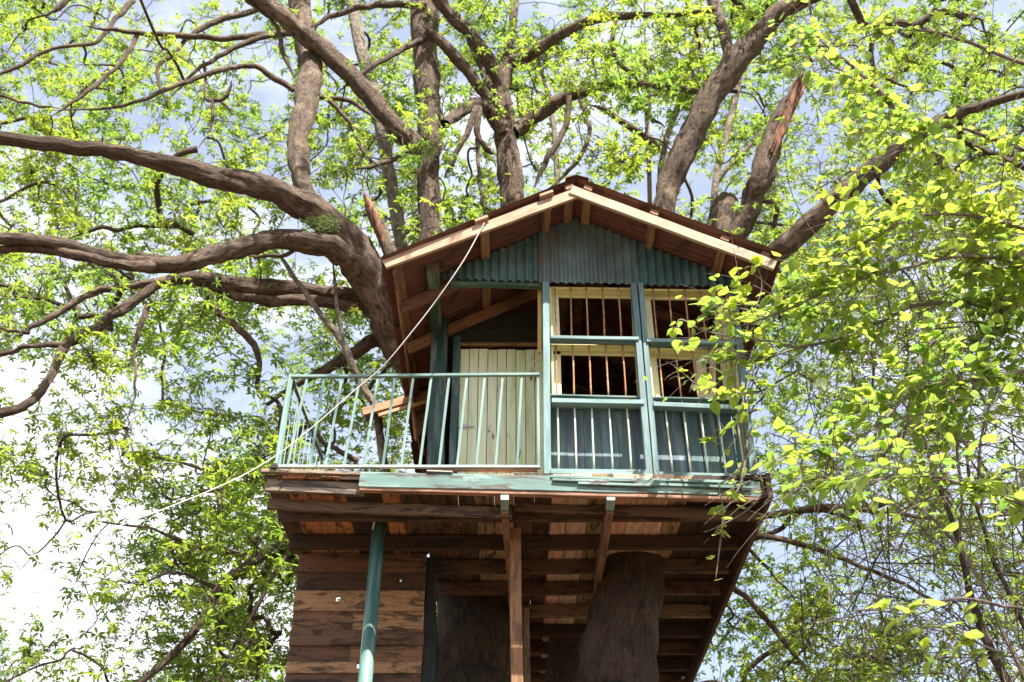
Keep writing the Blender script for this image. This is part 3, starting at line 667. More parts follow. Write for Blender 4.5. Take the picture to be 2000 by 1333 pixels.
A = L([(915, 1130, 12.2, 120), (878, 1010, 12.1, 100), (868, 900, 12.1, 92), (850, 790, 12.0, 90), (805, 700, 11.8, 88), (770, 640, 11.6, 86), (732, 560, 11.3, 86), (683, 480, 10.9, 86), (622, 420, 10.5, 74), (540, 378, 10.1, 58), (440, 350, 9.8, 50), (330, 323, 9.5, 40), (230, 297, 9.3, 34), (120, 284, 9.1, 32), (0, 268, 8.9, 30), (-160, 240, 8.6, 24)], sides=30, skip=24)
B = L([(752, 615, 11.5, 44), (722, 560, 11.25, 60), (680, 502, 10.9, 60), (625, 477, 10.6, 52), (540, 468, 10.4, 47), (470, 486, 10.2, 44), (390, 507, 10.0, 42), (290, 517, 9.8, 36), (200, 498, 9.6, 32), (100, 474, 9.4, 28), (0, 467, 9.2, 28), (-150, 470, 8.9, 24)])
L([(300, 520, 9.8, 30), (230, 516, 9.65, 24), (150, 500, 9.5, 22), (60, 486, 9.4, 20), (-80, 490, 9.2, 16)])
C = L([(770, 640, 11.7, 60), (700, 585, 11.6, 42), (600, 572, 11.5, 42), (500, 563, 11.4, 44), (400, 547, 11.3, 34), (320, 552, 11.2, 24), (250, 598, 11.0, 24), (190, 638, 10.9, 24), (130, 676, 10.8, 22), (100, 730, 10.7, 20), (60, 785, 10.6, 20), (0, 808, 10.5, 22), (-100, 830, 10.3, 18)])
L([(700, 600, 11.4, 26), (600, 588, 11.4, 26), (480, 583, 11.4, 22), (380, 540, 11.3, 24), (320, 512, 11.2, 28), (270, 500, 11.2, 20)])
L([(130, 672, 10.8, 14), (60, 678, 10.8, 11), (0, 693, 10.8, 11), (-90, 710, 10.8, 8)])
L([(330, 548, 11.2, 22), (240, 562, 11.0, 15), (175, 575, 11.0, 17), (120, 610, 10.9, 15), (60, 640, 10.8, 11), (40, 655, 10.8, 9)])
L([(60, 655, 10.9, 6), (0, 640, 10.9, 7), (-60, 610, 10.9, 6)])
L([(290, 595, 11.1, 13), (272, 640, 11.1, 11), (262, 690, 11.2, 7), (262, 770, 11.3, 5), (250, 810, 11.3, 4)])
L([(400, 585, 11.4, 12), (440, 620, 11.4, 16), (480, 655, 11.5, 16), (505, 700, 11.6, 13), (505, 760, 11.6, 9), (545, 790, 11.7, 9), (545, 860, 11.8, 6)])
D = L([(612, 425, 10.5, 60), (598, 380, 10.5, 42), (586, 320, 10.7, 44), (586, 250, 11.0, 50), (602, 180, 11.4, 54), (606, 110, 11.8, 54), (590, 40, 12.2, 50), (575, -60, 12.8, 46)])
E = L([(855, 720, 12.8, 60), (842, 560, 12.4, 52), (839, 470, 12.3, 46), (838, 350, 12.2, 50), (839, 250, 12.2, 50), (834, 150, 12.3, 55), (829, 50, 12.4, 58), (826, -90, 12.6, 56)], sides=22, skip=14)
L([(842, 320, 12.2, 46), (812, 284, 12.1, 42), (760, 235, 11.9, 42), (700, 165, 11.7, 42), (640, 105, 11.5, 42), (585, 60, 11.3, 40), (535, 18, 11.1, 38), (450, -50, 10.8, 34)])
L([(800, 600, 13.2, 34), (783, 470, 13.1, 30), (768, 380, 13.1, 28), (748, 270, 13.1, 27), (724, 160, 13.2, 28), (700, 70, 13.3, 28), (680, -50, 13.4, 26)], mat=M['bark_pale'])
H = L([(1010, 560, 13.0, 62), (1000, 390, 12.8, 56), (990, 300, 12.7, 50), (984, 215, 12.6, 42), (980, 165, 12.6, 38), (988, 120, 12.6, 34)], sides=22, skip=10)
L([(985, 185, 12.6, 34), (962, 130, 12.4, 32), (925, 75, 12.2, 30), (885, 35, 12.0, 28), (850, -5, 11.8, 26), (820, -60, 11.6, 24)])
L([(990, 130, 12.6, 30), (995, 90, 12.8, 21), (1003, 40, 13.0, 19), (1006, -60, 13.4, 18)])
L([(990, 125, 12.6, 30), (1030, 110, 12.4, 25), (1080, 78, 12.2, 24), (1140, 45, 12.0, 22), (1200, 32, 11.9, 18), (1300, 30, 11.7, 13), (1400, 20, 11.5, 9)])
L([(975, 225, 12.6, 34), (945, 180, 12.4, 27), (905, 130, 12.2, 25), (862, 82, 12.0, 24), (835, 60, 11.9, 20)])
L([(985, 215, 12.6, 30), (950, 150, 12.8, 18), (925, 100, 12.9, 16), (905, 50, 13.1, 14), (870, 10, 13.3, 12)])
L([(985, 260, 12.6, 40), (955, 215, 12.4, 30), (925, 205, 12.1, 28), (895, 222, 11.9, 25), (868, 243, 11.7, 22)])
L([(1005, 260, 12.7, 36), (1040, 232, 12.7, 32), (1085, 200, 12.6, 30), (1130, 182, 12.5, 24), (1190, 170, 12.4, 20), (1290, 168, 12.2, 16), (1370, 180, 12.0, 12), (1440, 178, 11.8, 8)])
for pts in ([(930, 210, 12.0, 14), (915, 255, 12.0, 13), (890, 305, 12.1, 11), (870, 345, 12.2, 8)], [(935, 212, 12.0, 16), (932, 260, 12.0, 12), (950, 290, 12.1, 12), (965, 300, 12.2, 9)],
            [(935, 250, 12.3, 9), (933, 300, 12.3, 8), (940, 380, 12.3, 7), (945, 410, 12.3, 6)],
            [(1110, 190, 12.5, 14), (1105, 250, 12.6, 12), (1070, 310, 12.7, 12), (1040, 370, 12.8, 10)], [(1130, 190, 12.5, 9), (1148, 240, 12.5, 9), (1145, 280, 12.5, 9), (1115, 330, 12.6, 8), (1070, 370, 12.6, 6)],
            [(1285, 290, 12.6, 14), (1240, 255, 12.5, 14), (1190, 220, 12.4, 12), (1150, 205, 12.4, 8)], [(1270, 180, 12.2, 10), (1268, 225, 12.3, 9), (1300, 250, 12.4, 8)],
            [(1200, 35, 11.9, 11), (1195, 90, 12.0, 10), (1215, 130, 12.1, 9), (1250, 150, 12.2, 9)],
            [(850, 65, 12.2, 12), (790, 95, 12.0, 12), (730, 130, 11.8, 11), (660, 180, 11.7, 8)], [(830, 12, 12.2, 14), (760, 10, 12.0, 14), (700, 18, 11.9, 12), (640, 35, 11.8, 10), (600, 60, 11.7, 8)],
            [(800, 300, 12.3, 10), (740, 320, 12.0, 10), (690, 330, 11.8, 8)], [(620, 180, 11.5, 8), (680, 235, 11.6, 9), (705, 290, 11.7, 8), (745, 330, 11.7, 6)],
            [(625, 190, 11.5, 10), (690, 200, 11.6, 9), (740, 240, 11.7, 8)],
            [(480, 0, 11.0, 9), (520, 30, 11.2, 8), (545, 60, 11.3, 9), (550, 100, 11.4, 10), (575, 150, 11.5, 9)]):
    L(pts, sides=9, rough=.1)
I = L([(1280, 560, 12.4, 60), (1295, 410, 12.2, 54), (1322, 330, 12.1, 56), (1362, 245, 11.9, 56), (1410, 160, 11.7, 56), (1465, 90, 11.5, 50), (1525, 22, 11.3, 42), (1600, -15, 11.1, 34), (1700, -60, 10.9, 28)], sides=22, skip=8)
L([(1432, 130, 11.65, 34), (1418, 80, 11.8, 26), (1398, 20, 12.0, 24), (1380, -60, 12.2, 22)])
K = L([(1440, 640, 12.2, 60), (1490, 525, 11.8, 52), (1540, 475, 11.6, 50), (1620, 402, 11.3, 46), (1700, 332, 11.0, 42), (1780, 278, 10.8, 36), (1850, 232, 10.6, 28), (1920, 205, 10.4, 20), (2060, 170, 10.1, 16)], sides=22, skip=8)
# two broken stumps, jagged at the top
def jag(P, r, n, parent):
    t = Tubes(); p = P[-1]; d = P[-1] - P[-2]; d /= np.linalg.norm(d)
    for q in range(n):
        a = random.uniform(0, 6.28); off = np.array([math.cos(a), math.sin(a), 0]) * r * random.uniform(.3, .8); Ln = r * random.uniform(1.5, 5.5)
        t.add(np.array([p + off - d * r * 3, p + off, p + off * .8 + d * Ln * .6, p + off * .7 + d * Ln]), np.array([r*.35, r*.33, r*.18, .002]), 5)
    t.build('splinters', M['splinter'], parent)
o, P, r = L([(1395, 600, 12.4, 50), (1430, 480, 12.0, 46), (1460, 410, 11.8, 48), (1490, 340, 11.6, 50), (1508, 270, 11.5, 44), (1532, 210, 11.4, 28), (1556, 168, 11.3, 13)], name='broken_limb', rough=.35, mat=M['bark'])
jag(P, .07, 9, o)
def torn(pts, parent):
    t = Tubes()
    for off in (-8, -2, 5):
        W4 = [(*(at(a + off * .6, b + off, Y)), w * m_per_px(at(a, b, Y)) / 2 * random.uniform(.6, 1)) for a, b, Y, w in pts]
        S = spline(np.array(W4), 5); t.add(S[:, :3], S[:, 3], 6, .5, cap=True)
    t.build('torn_wood', M['splinter'], parent)
torn([(1508, 300, 11.36, 5), (1528, 250, 11.30, 10), (1548, 205, 11.22, 11), (1564, 172, 11.2, 9), (1577, 142, 11.2, 3)], o)
o2, P2, r2 = L([(790, 560, 11.0, 30), (755, 480, 11.0, 30), (738, 440, 11.0, 28), (722, 400, 11.0, 24)], name='broken_limb', rough=.25)
jag(P2, .055, 8, o2)
torn([(745, 470, 10.86, 4), (736, 440, 10.85, 18), (727, 410, 10.85, 20), (716, 388, 10.85, 8)], o2)
L([(1400, 620, 12.9, 70), (1405, 480, 12.8, 70), (1412, 420, 12.75, 66), (1425, 385, 12.7, 40)], name='limb')
L([(790, 700, 12.0, 30), (740, 665, 12.0, 32), (690, 690, 12.0, 30), (640, 722, 12.0, 22), (590, 745, 12.0, 14), (520, 790, 12.1, 8)])
L([(640, 1000, 12.4, 26), (560, 1050, 12.2, 24), (500, 1092, 12.0, 23), (430, 1148, 11.9, 22), (392, 1220, 11.9, 18), (345, 1272, 11.9, 16), (268, 1340, 11.8, 14), (200, 1420, 11.7, 11)])
L([(480, 1080, 12.0, 14), (380, 1068, 12.0, 9), (300, 1035, 12.0, 6), (200, 1020, 12.0, 4)])
L([(430, 1150, 11.9, 10), (340, 1120, 11.8, 7), (260, 1150, 11.8, 5)])
L([(700, 900, 12.2, 14), (640, 870, 12.1, 10), (600, 830, 12.1, 10), (560, 880, 12.2, 8), (470, 930, 12.2, 7), (340, 900, 12.1, 6), (240, 890, 12.0, 5)])
L([(560, 1080, 12.2, 9), (500, 1190, 12.2, 8), (460, 1260, 12.3, 6), (430, 1333, 12.3, 5)])
for pts in ([(1440, 1020, 12.6, 14), (1520, 1005, 12.4, 14), (1620, 990, 12.2, 12), (1720, 1000, 12, 10), (1850, 1012, 11.9, 8), (2050, 1000, 11.8, 6)],
            [(1440, 1040, 12.8, 12), (1560, 1062, 12.7, 12), (1660, 1100, 12.6, 10), (1780, 1150, 12.5, 8), (1900, 1230, 12.4, 5)],
            [(1400, 1120, 13.0, 14), (1470, 1180, 13, 12), (1530, 1250, 13, 11), (1600, 1340, 13, 8), (1660, 1450, 13, 6)],
            [(1540, 1255, 13, 8), (1640, 1290, 13, 6), (1760, 1300, 13, 5)], [(1445, 1060, 12.9, 8), (1500, 1110, 12.9, 7), (1560, 1180, 12.9, 5)]):
    L(pts, sides=8, rough=.1)
def moss(p, rx, rz, n, Y=None):
    c = np.array(at(*p)); V = []; Fc = []
    for q in range(n):
        o = c + np.array([RNG.normal(0, rx * .5), -abs(RNG.normal(0, .03)), RNG.normal(0, rz * .5)]); h = RNG.uniform(.02, .055); a = RNG.uniform(0, 6.28); d = np.array([math.cos(a), -.4, math.sin(a) * .8]) * h; w = np.array([-math.sin(a), 0, math.cos(a)]) * .006
        k = len(V); V += [o - w, o + w, o + d]; Fc.append((k, k+1, k+2))
    me = bpy.data.meshes.new('moss'); me.from_pydata([tuple(v) for v in V], [], Fc); link('moss', me, M['moss'], big, kind='stuff')
moss((832, 292, 11.88), .16, .20, 1500); moss((628, 440, 10.12), .17, .10, 1300); moss((850, 60, 12.05), .06, .5, 900)
# long thin limbs of the upper left, against the sky
for pts in ([(600, 60, 12.0, 14), (520, 68, 11.8, 13), (430, 75, 11.6, 12), (330, 68, 11.4, 11), (250, 62, 11.2, 9), (170, 52, 11.0, 7)],
            [(268, 70, 11.3, 10), (245, 110, 11.2, 9), (200, 155, 11.1, 8), (150, 195, 11.0, 8), (100, 228, 10.9, 6)],
            [(575, 178, 11.4, 12), (530, 150, 11.3, 12), (495, 130, 11.2, 10), (440, 135, 11.1, 10), (380, 155, 11.0, 10), (320, 178, 10.9, 9), (230, 208, 10.8, 6), (100, 215, 10.7, 4)],
            [(545, 65, 11.8, 13), (490, 80, 11.7, 11), (430, 110, 11.6, 9), (380, 140, 11.5, 7), (330, 195, 11.4, 5)],
            [(520, 15, 11.9, 12), (430, 40, 11.7, 12), (380, 65, 11.6, 10), (340, 105, 11.5, 8), (310, 130, 11.5, 8), (312, 170, 11.5, 6), (330, 215, 11.5, 4)],
            [(260, 0, 11.5, 12), (225, 40, 11.4, 10), (185, 85, 11.3, 8), (100, 95, 11.2, 8), (40, 125, 11.1, 8), (-40, 160, 11.0, 8)],
            [(0, 0, 11.8, 14), (-60, 20, 11.8, 12)], [(150, -20, 11, 14), (120, 10, 11, 13), (95, 28, 11, 10)],
            [(-60, 175, 10.8, 7), (0, 187, 10.9, 6), (60, 205, 11, 6), (115, 212, 11, 5)],
            [(400, 120, 11.6, 6), (400, 190, 11.5, 6), (415, 200, 11.5, 8), (413, 250, 11.5, 6), (385, 292, 11.4, 4)],
            [(410, 200, 11.5, 8), (440, 190, 11.5, 9), (452, 155, 11.4, 8)], [(435, 200, 11.5, 6), (455, 225, 11.5, 5)],
            [(600, 480, 10.7, 10), (540, 500, 10.8, 8), (470, 500, 10.9, 6)], [(180, 520, 11.5, 8), (250, 560, 11.5, 8), (290, 600, 11.5, 8)]):
    L(pts, sides=8, rough=.08)

# ---- fine branches: every clump of leaves is joined to the nearest wood
DM = np.array([[.55,.45,.45,.7,.85,.9,.9,1,.9,.75],[.8,.7,.8,.95,.95,.85,.95,.95,.85,.8],[.75,.9,1,1,.8,.7,.9,.95,.9,.8],[.55,.75,.95,1,.6,.5,.6,.7,.5,.4],
               [.22,.55,.85,1,.5,.3,.5,.6,.32,.25],[.10,.75,1,1,.5,.3,.5,.65,.4,.2],[.12,.8,1,1,.6,.6,.7,.6,.3,.2]])
def dens(px, py):
    gx = np.clip(px / 200 - .5, 0, 8.999); gy = np.clip(py / 190.4 - .5, 0, 5.999)
    i = gx.astype(int); j = gy.astype(int); fx = gx - i; fy = gy - j
    return DM[j, i]*(1-fx)*(1-fy) + DM[j, i+1]*fx*(1-fy) + DM[j+1, i]*(1-fx)*fy + DM[j+1, i+1]*fx*fy
def in_house(P, m=.35):
    return (P[:, 0] > -2.3 - m) & (P[:, 0] < 2.4 + m) & (P[:, 1] > 8 - m) & (P[:, 1] < 14.2) & (P[:, 2] > ZU - 1.2) & (P[:, 2] < RZ + m * .5) | \
           (P[:, 0] > xl - .5) & (P[:, 0] < 2.3) & (P[:, 1] > 9.2) & (P[:, 1] < 11.8) & (P[:, 2] < ZU)
def scatter(n, xr_, yr_, Yr, power=1.0):
    out = []
    while sum(map(len, out)) < n:
        m = n * 2
        px = RNG.uniform(*xr_, m); py = RNG.uniform(*yr_, m); Y = RNG.uniform(*Yr, m)
        u = (px - 1000) / F; v = (666.5 - py) / F; t = Y / (cp - v * sp); t = np.where(Y > 0, t, 1)
        P = np.stack([u * t, Y, CAMZ + (sp + v * cp) * t], 1)
        big_n = np.array([mnoise.noise(Vector(p * .42)) for p in P])
        keep = (RNG.uniform(0, 1, m) < (dens(px, py) ** power) * np.clip(.62 + big_n * 1.3, .08, 1)) & ~in_house(P) & (P[:, 2] > 3)
        out.append(P[keep])
    return np.vstack(out)[:n]
clumps = np.vstack([scatter(1950, (-300, 2300), (-350, 1500), (10.8, 15.5)), scatter(1300, (-300, 2300), (-350, 1500), (13.5, 19.5))])
# the crown goes on above and in front of the house, unseen overhead: clumps added to dapple it, a gap cut for the sun
n_ = 260; over = np.stack([RNG.uniform(-7, 8, n_), RNG.uniform(-1, 9.5, n_), RNG.uniform(13.2, 17.5, n_)], 1)
over = over[(over[:, 2] > over[:, 1] * 1.36 + CAMZ + .6)]
sun_gap = (np.abs(over[:, 0] - (over[:, 2] - 8) * .30 ) < 2.7) & (np.abs(over[:, 1] - (8.6 - (over[:, 2] - 8) * .54)) < 2.3)
over = over[~sun_gap | (RNG.uniform(0, 1, len(over)) < .14)]
clumps = np.vstack([clumps, over])
NS = len(SK); node = np.array([s[:3] for s in SK]); NR = [s[3] for s in SK]
house_ok = ~in_house(node, .1)
cap_n = NS + len(clumps) * 4; NP = np.zeros((cap_n, 3)); NP[:NS] = node; used = np.zeros(cap_n, bool); used[:NS] = house_ok
par = [-1] * NS; cnt = NS; leafnodes = []
order = []
d0 = np.array([np.sqrt(((node[house_ok] - c) ** 2).sum(1)).min() for c in clumps])
for ci in np.argsort(d0):
    c = clumps[ci]; D2 = ((NP[:cnt] - c) ** 2).sum(1); D2[~used[:cnt]] = 1e9
    j = int(D2.argmin()); d = math.sqrt(D2[j])
    if d > 5.5: continue
    a = NP[j]; seg = 3 if d > .5 else 2; prev = j
    q = np.linspace(0, 1, 5)[1:-1, None]; mid = a + (c - a) * q
    if in_house(mid, 0.0).any(): continue
    perp = RNG.normal(0, 1, 3) * d * .11; perp[2] += d * .10
    for k in range(1, seg + 1):
        f = k / seg; p = a + (c - a) * f + perp * math.sin(math.pi * f) + (RNG.normal(0, .03, 3) * d if k < seg else 0)
        NP[cnt] = p; used[cnt] = True; par.append(prev); prev = cnt; cnt += 1
    leafnodes.append(prev)
wt = np.zeros(cnt)
for l in leafnodes: wt[l] += 1
for i in range(cnt - 1, NS - 1, -1): wt[par[i]] += wt[i] if par[i] >= NS else 0
rad = .0048 * np.maximum(wt, 1) ** .48
tb_ = Tubes(); children = {}
for i in range(NS, cnt): children.setdefault(par[i], []).append(i)
def chain(i):
    path = [i]
    while children.get(path[-1]): path.append(max(children[path[-1]], key=lambda q: wt[q]))
    return path
seen = set()
stack = [(p, c) for p in list(children) if p < NS for c in children[p]]
while stack:
    p, c = stack.pop(); path = chain(c); pr = [p] + path
    P = NP[pr]; r = rad[pr].copy(); r[0] = rad[c] * 1.15; r[-1] *= .6
    if len(P) > 2:
        S = spline(np.column_stack([P, r]), 3); P, r = S[:, :3], S[:, 3]
    tb_.add(P, np.maximum(r, .003), 5 if r[0] < .03 else 7)
    for a in path:
        for q in children.get(a, []):
            if q not in path: stack.append((a, q))
ctr = NP[leafnodes]

# ---- leaves
def whorls(C, size, nl=(5, 6), droop=.25, up=None, wide=.40):
    """each whorl: leaflets spreading from one point; returns verts (n,6,3)"""
    n = len(C)
    ax = RNG.normal(0, .42, (n, 3)); ax[:, 2] += 1 if up is None else up; ax /= np.linalg.norm(ax, axis=1)[:, None]
    t = np.cross(ax, RNG.normal(0, 1, (n, 3))); t /= np.linalg.norm(t, axis=1)[:, None]; b = np.cross(ax, t)
    cnts = RNG.integers(nl[0], nl[1] + 1, n); idx = np.repeat(np.arange(n), cnts)
    k = np.concatenate([np.arange(c) for c in cnts]); a = k / cnts[idx] * 2 * np.pi * .92 + RNG.normal(0, .14, len(idx))
    dr = RNG.normal(droop, .22, len(idx)); sz = size[idx] * RNG.uniform(.65, 1.1, len(idx))
    d = np.cos(a)[:, None] * t[idx] + np.sin(a)[:, None] * b[idx]; d = d * np.cos(dr)[:, None] - ax[idx] * np.sin(dr)[:, None]
    s = np.cross(ax[idx], d); s /= np.linalg.norm(s, axis=1)[:, None] + 1e-9
    nn = np.cross(d, s); o = C[idx]; z = sz[:, None]; w = wide * z
    fold = nn * z * RNG.uniform(.02, .10, len(idx))[:, None]
    tip = o + d * z - ax[idx] * z * .10
    V = np.stack([o + d * z * .04, o + d * z * .36 - s * w * .42 + fold, o + d * z * .70 - s * w * .36 + fold * .8, tip, o + d * z * .70 + s * w * .36 + fold * .8, o + d * z * .36 + s * w * .42 + fold], 1)
    return V
def leaf_faces(m):
    b = np.arange(m)[:, None] * 6
    return np.stack([b + np.array([[0, 1, 2, 3]]), b + np.array([[0, 3, 4, 5]])], 1).reshape(-1, 4)
def twiglets(C, tubes, per, spread, size, maxn=None):
    """short twigs out of each clump, each ending in and carrying whorls; returns whorl points"""
    pts = []
    for c in C:
        for q in range(max(2, int(RNG.gamma(2.2, per / 2.2)))):
            d = RNG.normal(0, 1, 3); d[2] *= .65; d /= np.linalg.norm(d); Ln = spread * RNG.uniform(.45, 1.15)
            e = c + d * Ln + np.array([0, 0, -.05]); m = c + d * Ln * .55 + RNG.normal(0, .04, 3) + np.array([0, 0, .04])
            if tubes is not None: tubes.add(np.array([c, m, e]), np.array([.0042, .0032, .0018]), 3)
            pts.append(e); 
            if RNG.random() < .8: pts.append(m + RNG.normal(0, .07, 3))
            if RNG.random() < .45: pts.append(c + d * Ln * .8 + RNG.normal(0, .11, 3))
    return np.array(pts)
wp = twiglets(ctr, tb_, 8, .46, .1)
wp = wp[~in_house(wp, .05)]
# the thick limbs carry few leaves of their own, and hang clear of the sprays before them
sk_ = np.array([q for q in SK if q[3] > .085]); ax_, ay_, ad_ = proj_np(sk_[:, :3]); ar_ = sk_[:, 3] / ad_ * F
wx_, wy_, wd_ = proj_np(wp); hide = np.zeros(len(wp), bool)
for a, b, c, d in zip(ax_, ay_, ad_, ar_): hide |= (np.hypot(wx_ - a, wy_ - b) < d + 12) & (wd_ < c + .1)
wp = wp[~hide | (RNG.uniform(0, 1, len(wp)) < .22)]
tb_.build('branches', M['bark_twig'], big, kind='stuff')
px_, py_, dd_ = proj_np(wp)
szs = RNG.uniform(.08, .130, len(wp))
inframe = (px_ > -20) & (px_ < 2020) & (py_ > -20) & (py_ < 1353)
near = np.where(inframe)[0]; near = near[np.argsort(dd_[near])][:2600]; pick = RNG.permutation(near)[:270]
mask = np.ones(len(wp), bool); mask[pick] = False
V = whorls(wp[mask], szs[mask]); m = len(V)
me = mesh_np('foliage', V.reshape(-1, 3), leaf_faces(m)); link('foliage', me, M['leaf'], big, kind='stuff')
def leaf_variants(mat, size, k, **kw):
    out = []
    for q in range(k):
        V = whorls(np.zeros((1, 3)), np.array([size]), **kw); me = mesh_np('leaf', V.reshape(-1, 3), leaf_faces(len(V))); me.materials.append(mat); out.append(me)
    return out
lv = leaf_variants(M['leaf'], .125, 8)
for q, i in enumerate(pick):
    link('leaf', lv[q % 8], None, big, Matrix.Translation(Vector(wp[i])) @ Matrix.Rotation(random.uniform(0, 6.28), 4, 'Z'))

# ================================================================== broad-leaved tree on the right
bro = thing('broadleaf_tree', 'bright broad-leaved tree at the right, arching pale twigs reaching over the tree house windows', 'tree', (4.6, 8.0, 0))
BT = Tubes()
def branch(pts, sides=8, tubes=None, mat='twig_pale', parent=None, name='branch'):
    o, P, r = limb(parent or bro, pts, name=name, sides=sides, rough=.12, mat=M[mat], wig=.02, k=6); return P, r
BR = []
for pts in ([(2200, 900, 7.6, 40), (2080, 600, 7.4, 26), (1990, 500, 7.3, 22), (1900, 390, 7.2, 20), (1840, 320, 7.1, 18), (1780, 260, 7.0, 14), (1730, 190, 7.0, 10), (1640, 110, 7.0, 7), (1590, 70, 7.0, 5)],
            [(1780, 262, 7.0, 9), (1720, 180, 7.2, 7), (1660, 150, 7.3, 6), (1600, 90, 7.3, 5), (1580, 0, 7.4, 5), (1560, -60, 7.4, 4)],
            [(2120, 620, 7.8, 20), (2000, 575, 7.7, 18), (1950, 590, 7.6, 14), (1860, 592, 7.5, 10), (1780, 600, 7.4, 8), (1700, 640, 7.3, 6), (1560, 680, 7.2, 5), (1480, 700, 7.2, 4), (1400, 700, 7.3, 3)],
            [(2000, 585, 7.7, 14), (1930, 640, 7.7, 12), (1880, 720, 7.6, 10), (1860, 800, 7.5, 8), (1840, 900, 7.5, 6)],
            [(2150, 560, 7.2, 16), (1990, 520, 7.1, 9), (1900, 500, 7.0, 8), (1780, 520, 7.0, 6), (1640, 560, 7.0, 5), (1500, 620, 7.1, 4), (1440, 640, 7.3, 3)],
            [(2100, 700, 7.2, 12), (1930, 740, 7.1, 8), (1800, 760, 7.1, 6), (1700, 840, 7.0, 5), (1620, 900, 7.0, 4), (1540, 960, 7.1, 3)],
            [(2100, 480, 7.0, 12), (1940, 430, 6.9, 8), (1800, 420, 6.8, 6), (1700, 470, 6.8, 5), (1600, 520, 6.9, 3)],
            [(2100, 330, 7.0, 10), (1960, 280, 6.9, 8), (1860, 250, 6.8, 6), (1760, 280, 6.8, 4)],
            [(2100, 160, 7.2, 10), (1960, 110, 7.2, 8), (1850, 70, 7.2, 6), (1740, 60, 7.2, 4), (1640, 90, 7.3, 3)],
            [(2050, 1000, 6.6, 10), (1930, 960, 6.5, 8), (1800, 930, 6.4, 6), (1680, 940, 6.4, 4), (1580, 930, 6.5, 3)],
            [(1700, 640, 7.3, 5), (1600, 610, 7.5, 4), (1500, 600, 7.7, 4), (1420, 595, 7.9, 3), (1360, 600, 8.0, 2.5)],
            [(1560, 680, 7.3, 5), (1460, 660, 7.7, 4), (1385, 650, 8.0, 3), (1330, 625, 8.0, 3), (1325, 640, 8.0, 2)],
            [(1500, 620, 7.4, 4), (1440, 600, 7.8, 3), (1400, 590, 8.0, 2)],
            [(1480, 765, 7.6, 4), (1410, 765, 7.9, 3.5), (1360, 750, 8.1, 3), (1330, 728, 8.1, 2.5), (1310, 710, 8.1, 2)],
            [(1560, 720, 7.4, 5), (1480, 765, 7.6, 4), (1420, 765, 7.8, 3)],
            [(1480, 800, 7.6, 4), (1440, 820, 7.7, 3.5), (1405, 850, 7.8, 3), (1390, 880, 7.8, 2)],
            [(2000, 1190, 6.2, 6), (1880, 1170, 6.1, 5), (1760, 1185, 6.0, 4), (1640, 1195, 6.0, 3)],
            [(1960, 1280, 6.0, 5), (1860, 1230, 6.0, 4), (1790, 1225, 6.0, 3)]):
    BR.append(branch(pts))
# arching twigs off these
TWP = []
def arch(t, p, d, Ln, droop, r, n=6, jit=.04):
    P = [p]; d = d / np.linalg.norm(d)
    for k in range(n):
        d = d + np.array([0, 0, -droop / n]) + RNG.normal(0, jit, 3); d /= np.linalg.norm(d); P.append(P[-1] + d * Ln / n)
    P = np.array(P); t.add(P, np.linspace(r, .0012, n + 1), 4); return P
for bi, (P, r) in enumerate(BR):
    px, py, _ = proj_np(P)
    for i in range(1, len(P)):
        if px[i] > 2150: continue
        for q in range(3 if bi < 10 else 1):
            if RNG.random() < (.75 if bi < 10 else .35):
                d = RNG.normal(0, 1, 3); d[0] -= .9; d[2] += .25; d[1] *= .6
                Q = arch(BT, P[i], d, RNG.uniform(.25, .9) if bi < 10 else RNG.uniform(.08, .2), .9, .0045)
                qx, qy, _ = proj_np(Q)
                TWP.append(Q)
        if bi >= 9: TWP.append(P[max(0, i-1):i+1])
BT.build('twigs', M['twig_pale'], bro, kind='stuff')
def bdens(px, py):
    a = np.interp(px, [1300, 1450, 1560, 1700, 2000], [.3, .36, .75, .95, .9]); b = np.interp(py, [0, 200, 330, 450, 640, 800, 900, 1100, 1333], [.28, .36, .58, .8, .95, .75, .45, .25, .2])
    return a * b
def heart(size, cup, curl):
    """a broad leaf, stalk end at the origin, blade along +x, drooping"""
    out = [(0, 0), (.03, .16), (.16, .33), (.36, .40), (.58, .33), (.78, .18), (1.06, 0)]
    V = [(0, 0, 0), (.5, 0, 0)]; 
    mid = [(x, 0, -curl * x * x) for x, _ in out[1:-1]]
    V = [(0, 0, 0)] + mid + [(1.06, 0, -curl * 1.12)]
    nL = len(V)
    for sgn in (1, -1):
        for x, y in out[1:-1]: V.append((x - .04, sgn * y, -curl * x * x + cup * abs(y) - .25 * y * y))
    V = np.array(V) * size; Fc = []
    n = len(out) - 2
    for s in range(2):
        o = nL + s * n; 
        def tri(a, b, c): Fc.append((a, b, c) if s == 0 else (a, c, b))
        tri(0, 1, o)
        for k in range(n - 1): Fc.append((1 + k, 2 + k, o + k + 1, o + k) if s == 0 else (1 + k, o + k, o + k + 1, 2 + k))
        tri(n, n + 1, o + n - 1)
    return V, Fc
HV = [heart(1, random.uniform(-.1, .25), random.uniform(.05, .3)) for _ in range(6)]
hm = []
for V, Fc in HV:
    me = bpy.data.meshes.new('leaf'); me.from_pydata([tuple(v) for v in V], [], Fc); me.materials.append(M['leaf_big'])
    ul = me.uv_layers.new(name='UVMap'); ul.data.foreach_set('uv', np.array([(V[l.vertex_index][0], V[l.vertex_index][1]) for l in me.loops], np.float32).ravel())
    for p in me.polygons: p.use_smooth = True
    hm.append(me)
cand = []
for Q in TWP:
    for k in range(1, len(Q)):
        for q in range(3):
            f = RNG.random(); p = Q[k-1] + (Q[k] - Q[k-1]) * f; cand.append((p, Q[k] - Q[k-1]))
cp_ = np.array([c[0] for c in cand]); px, py, dd = proj_np(cp_)
nb = np.array([mnoise.noise(Vector(p * 1.1)) for p in cp_])
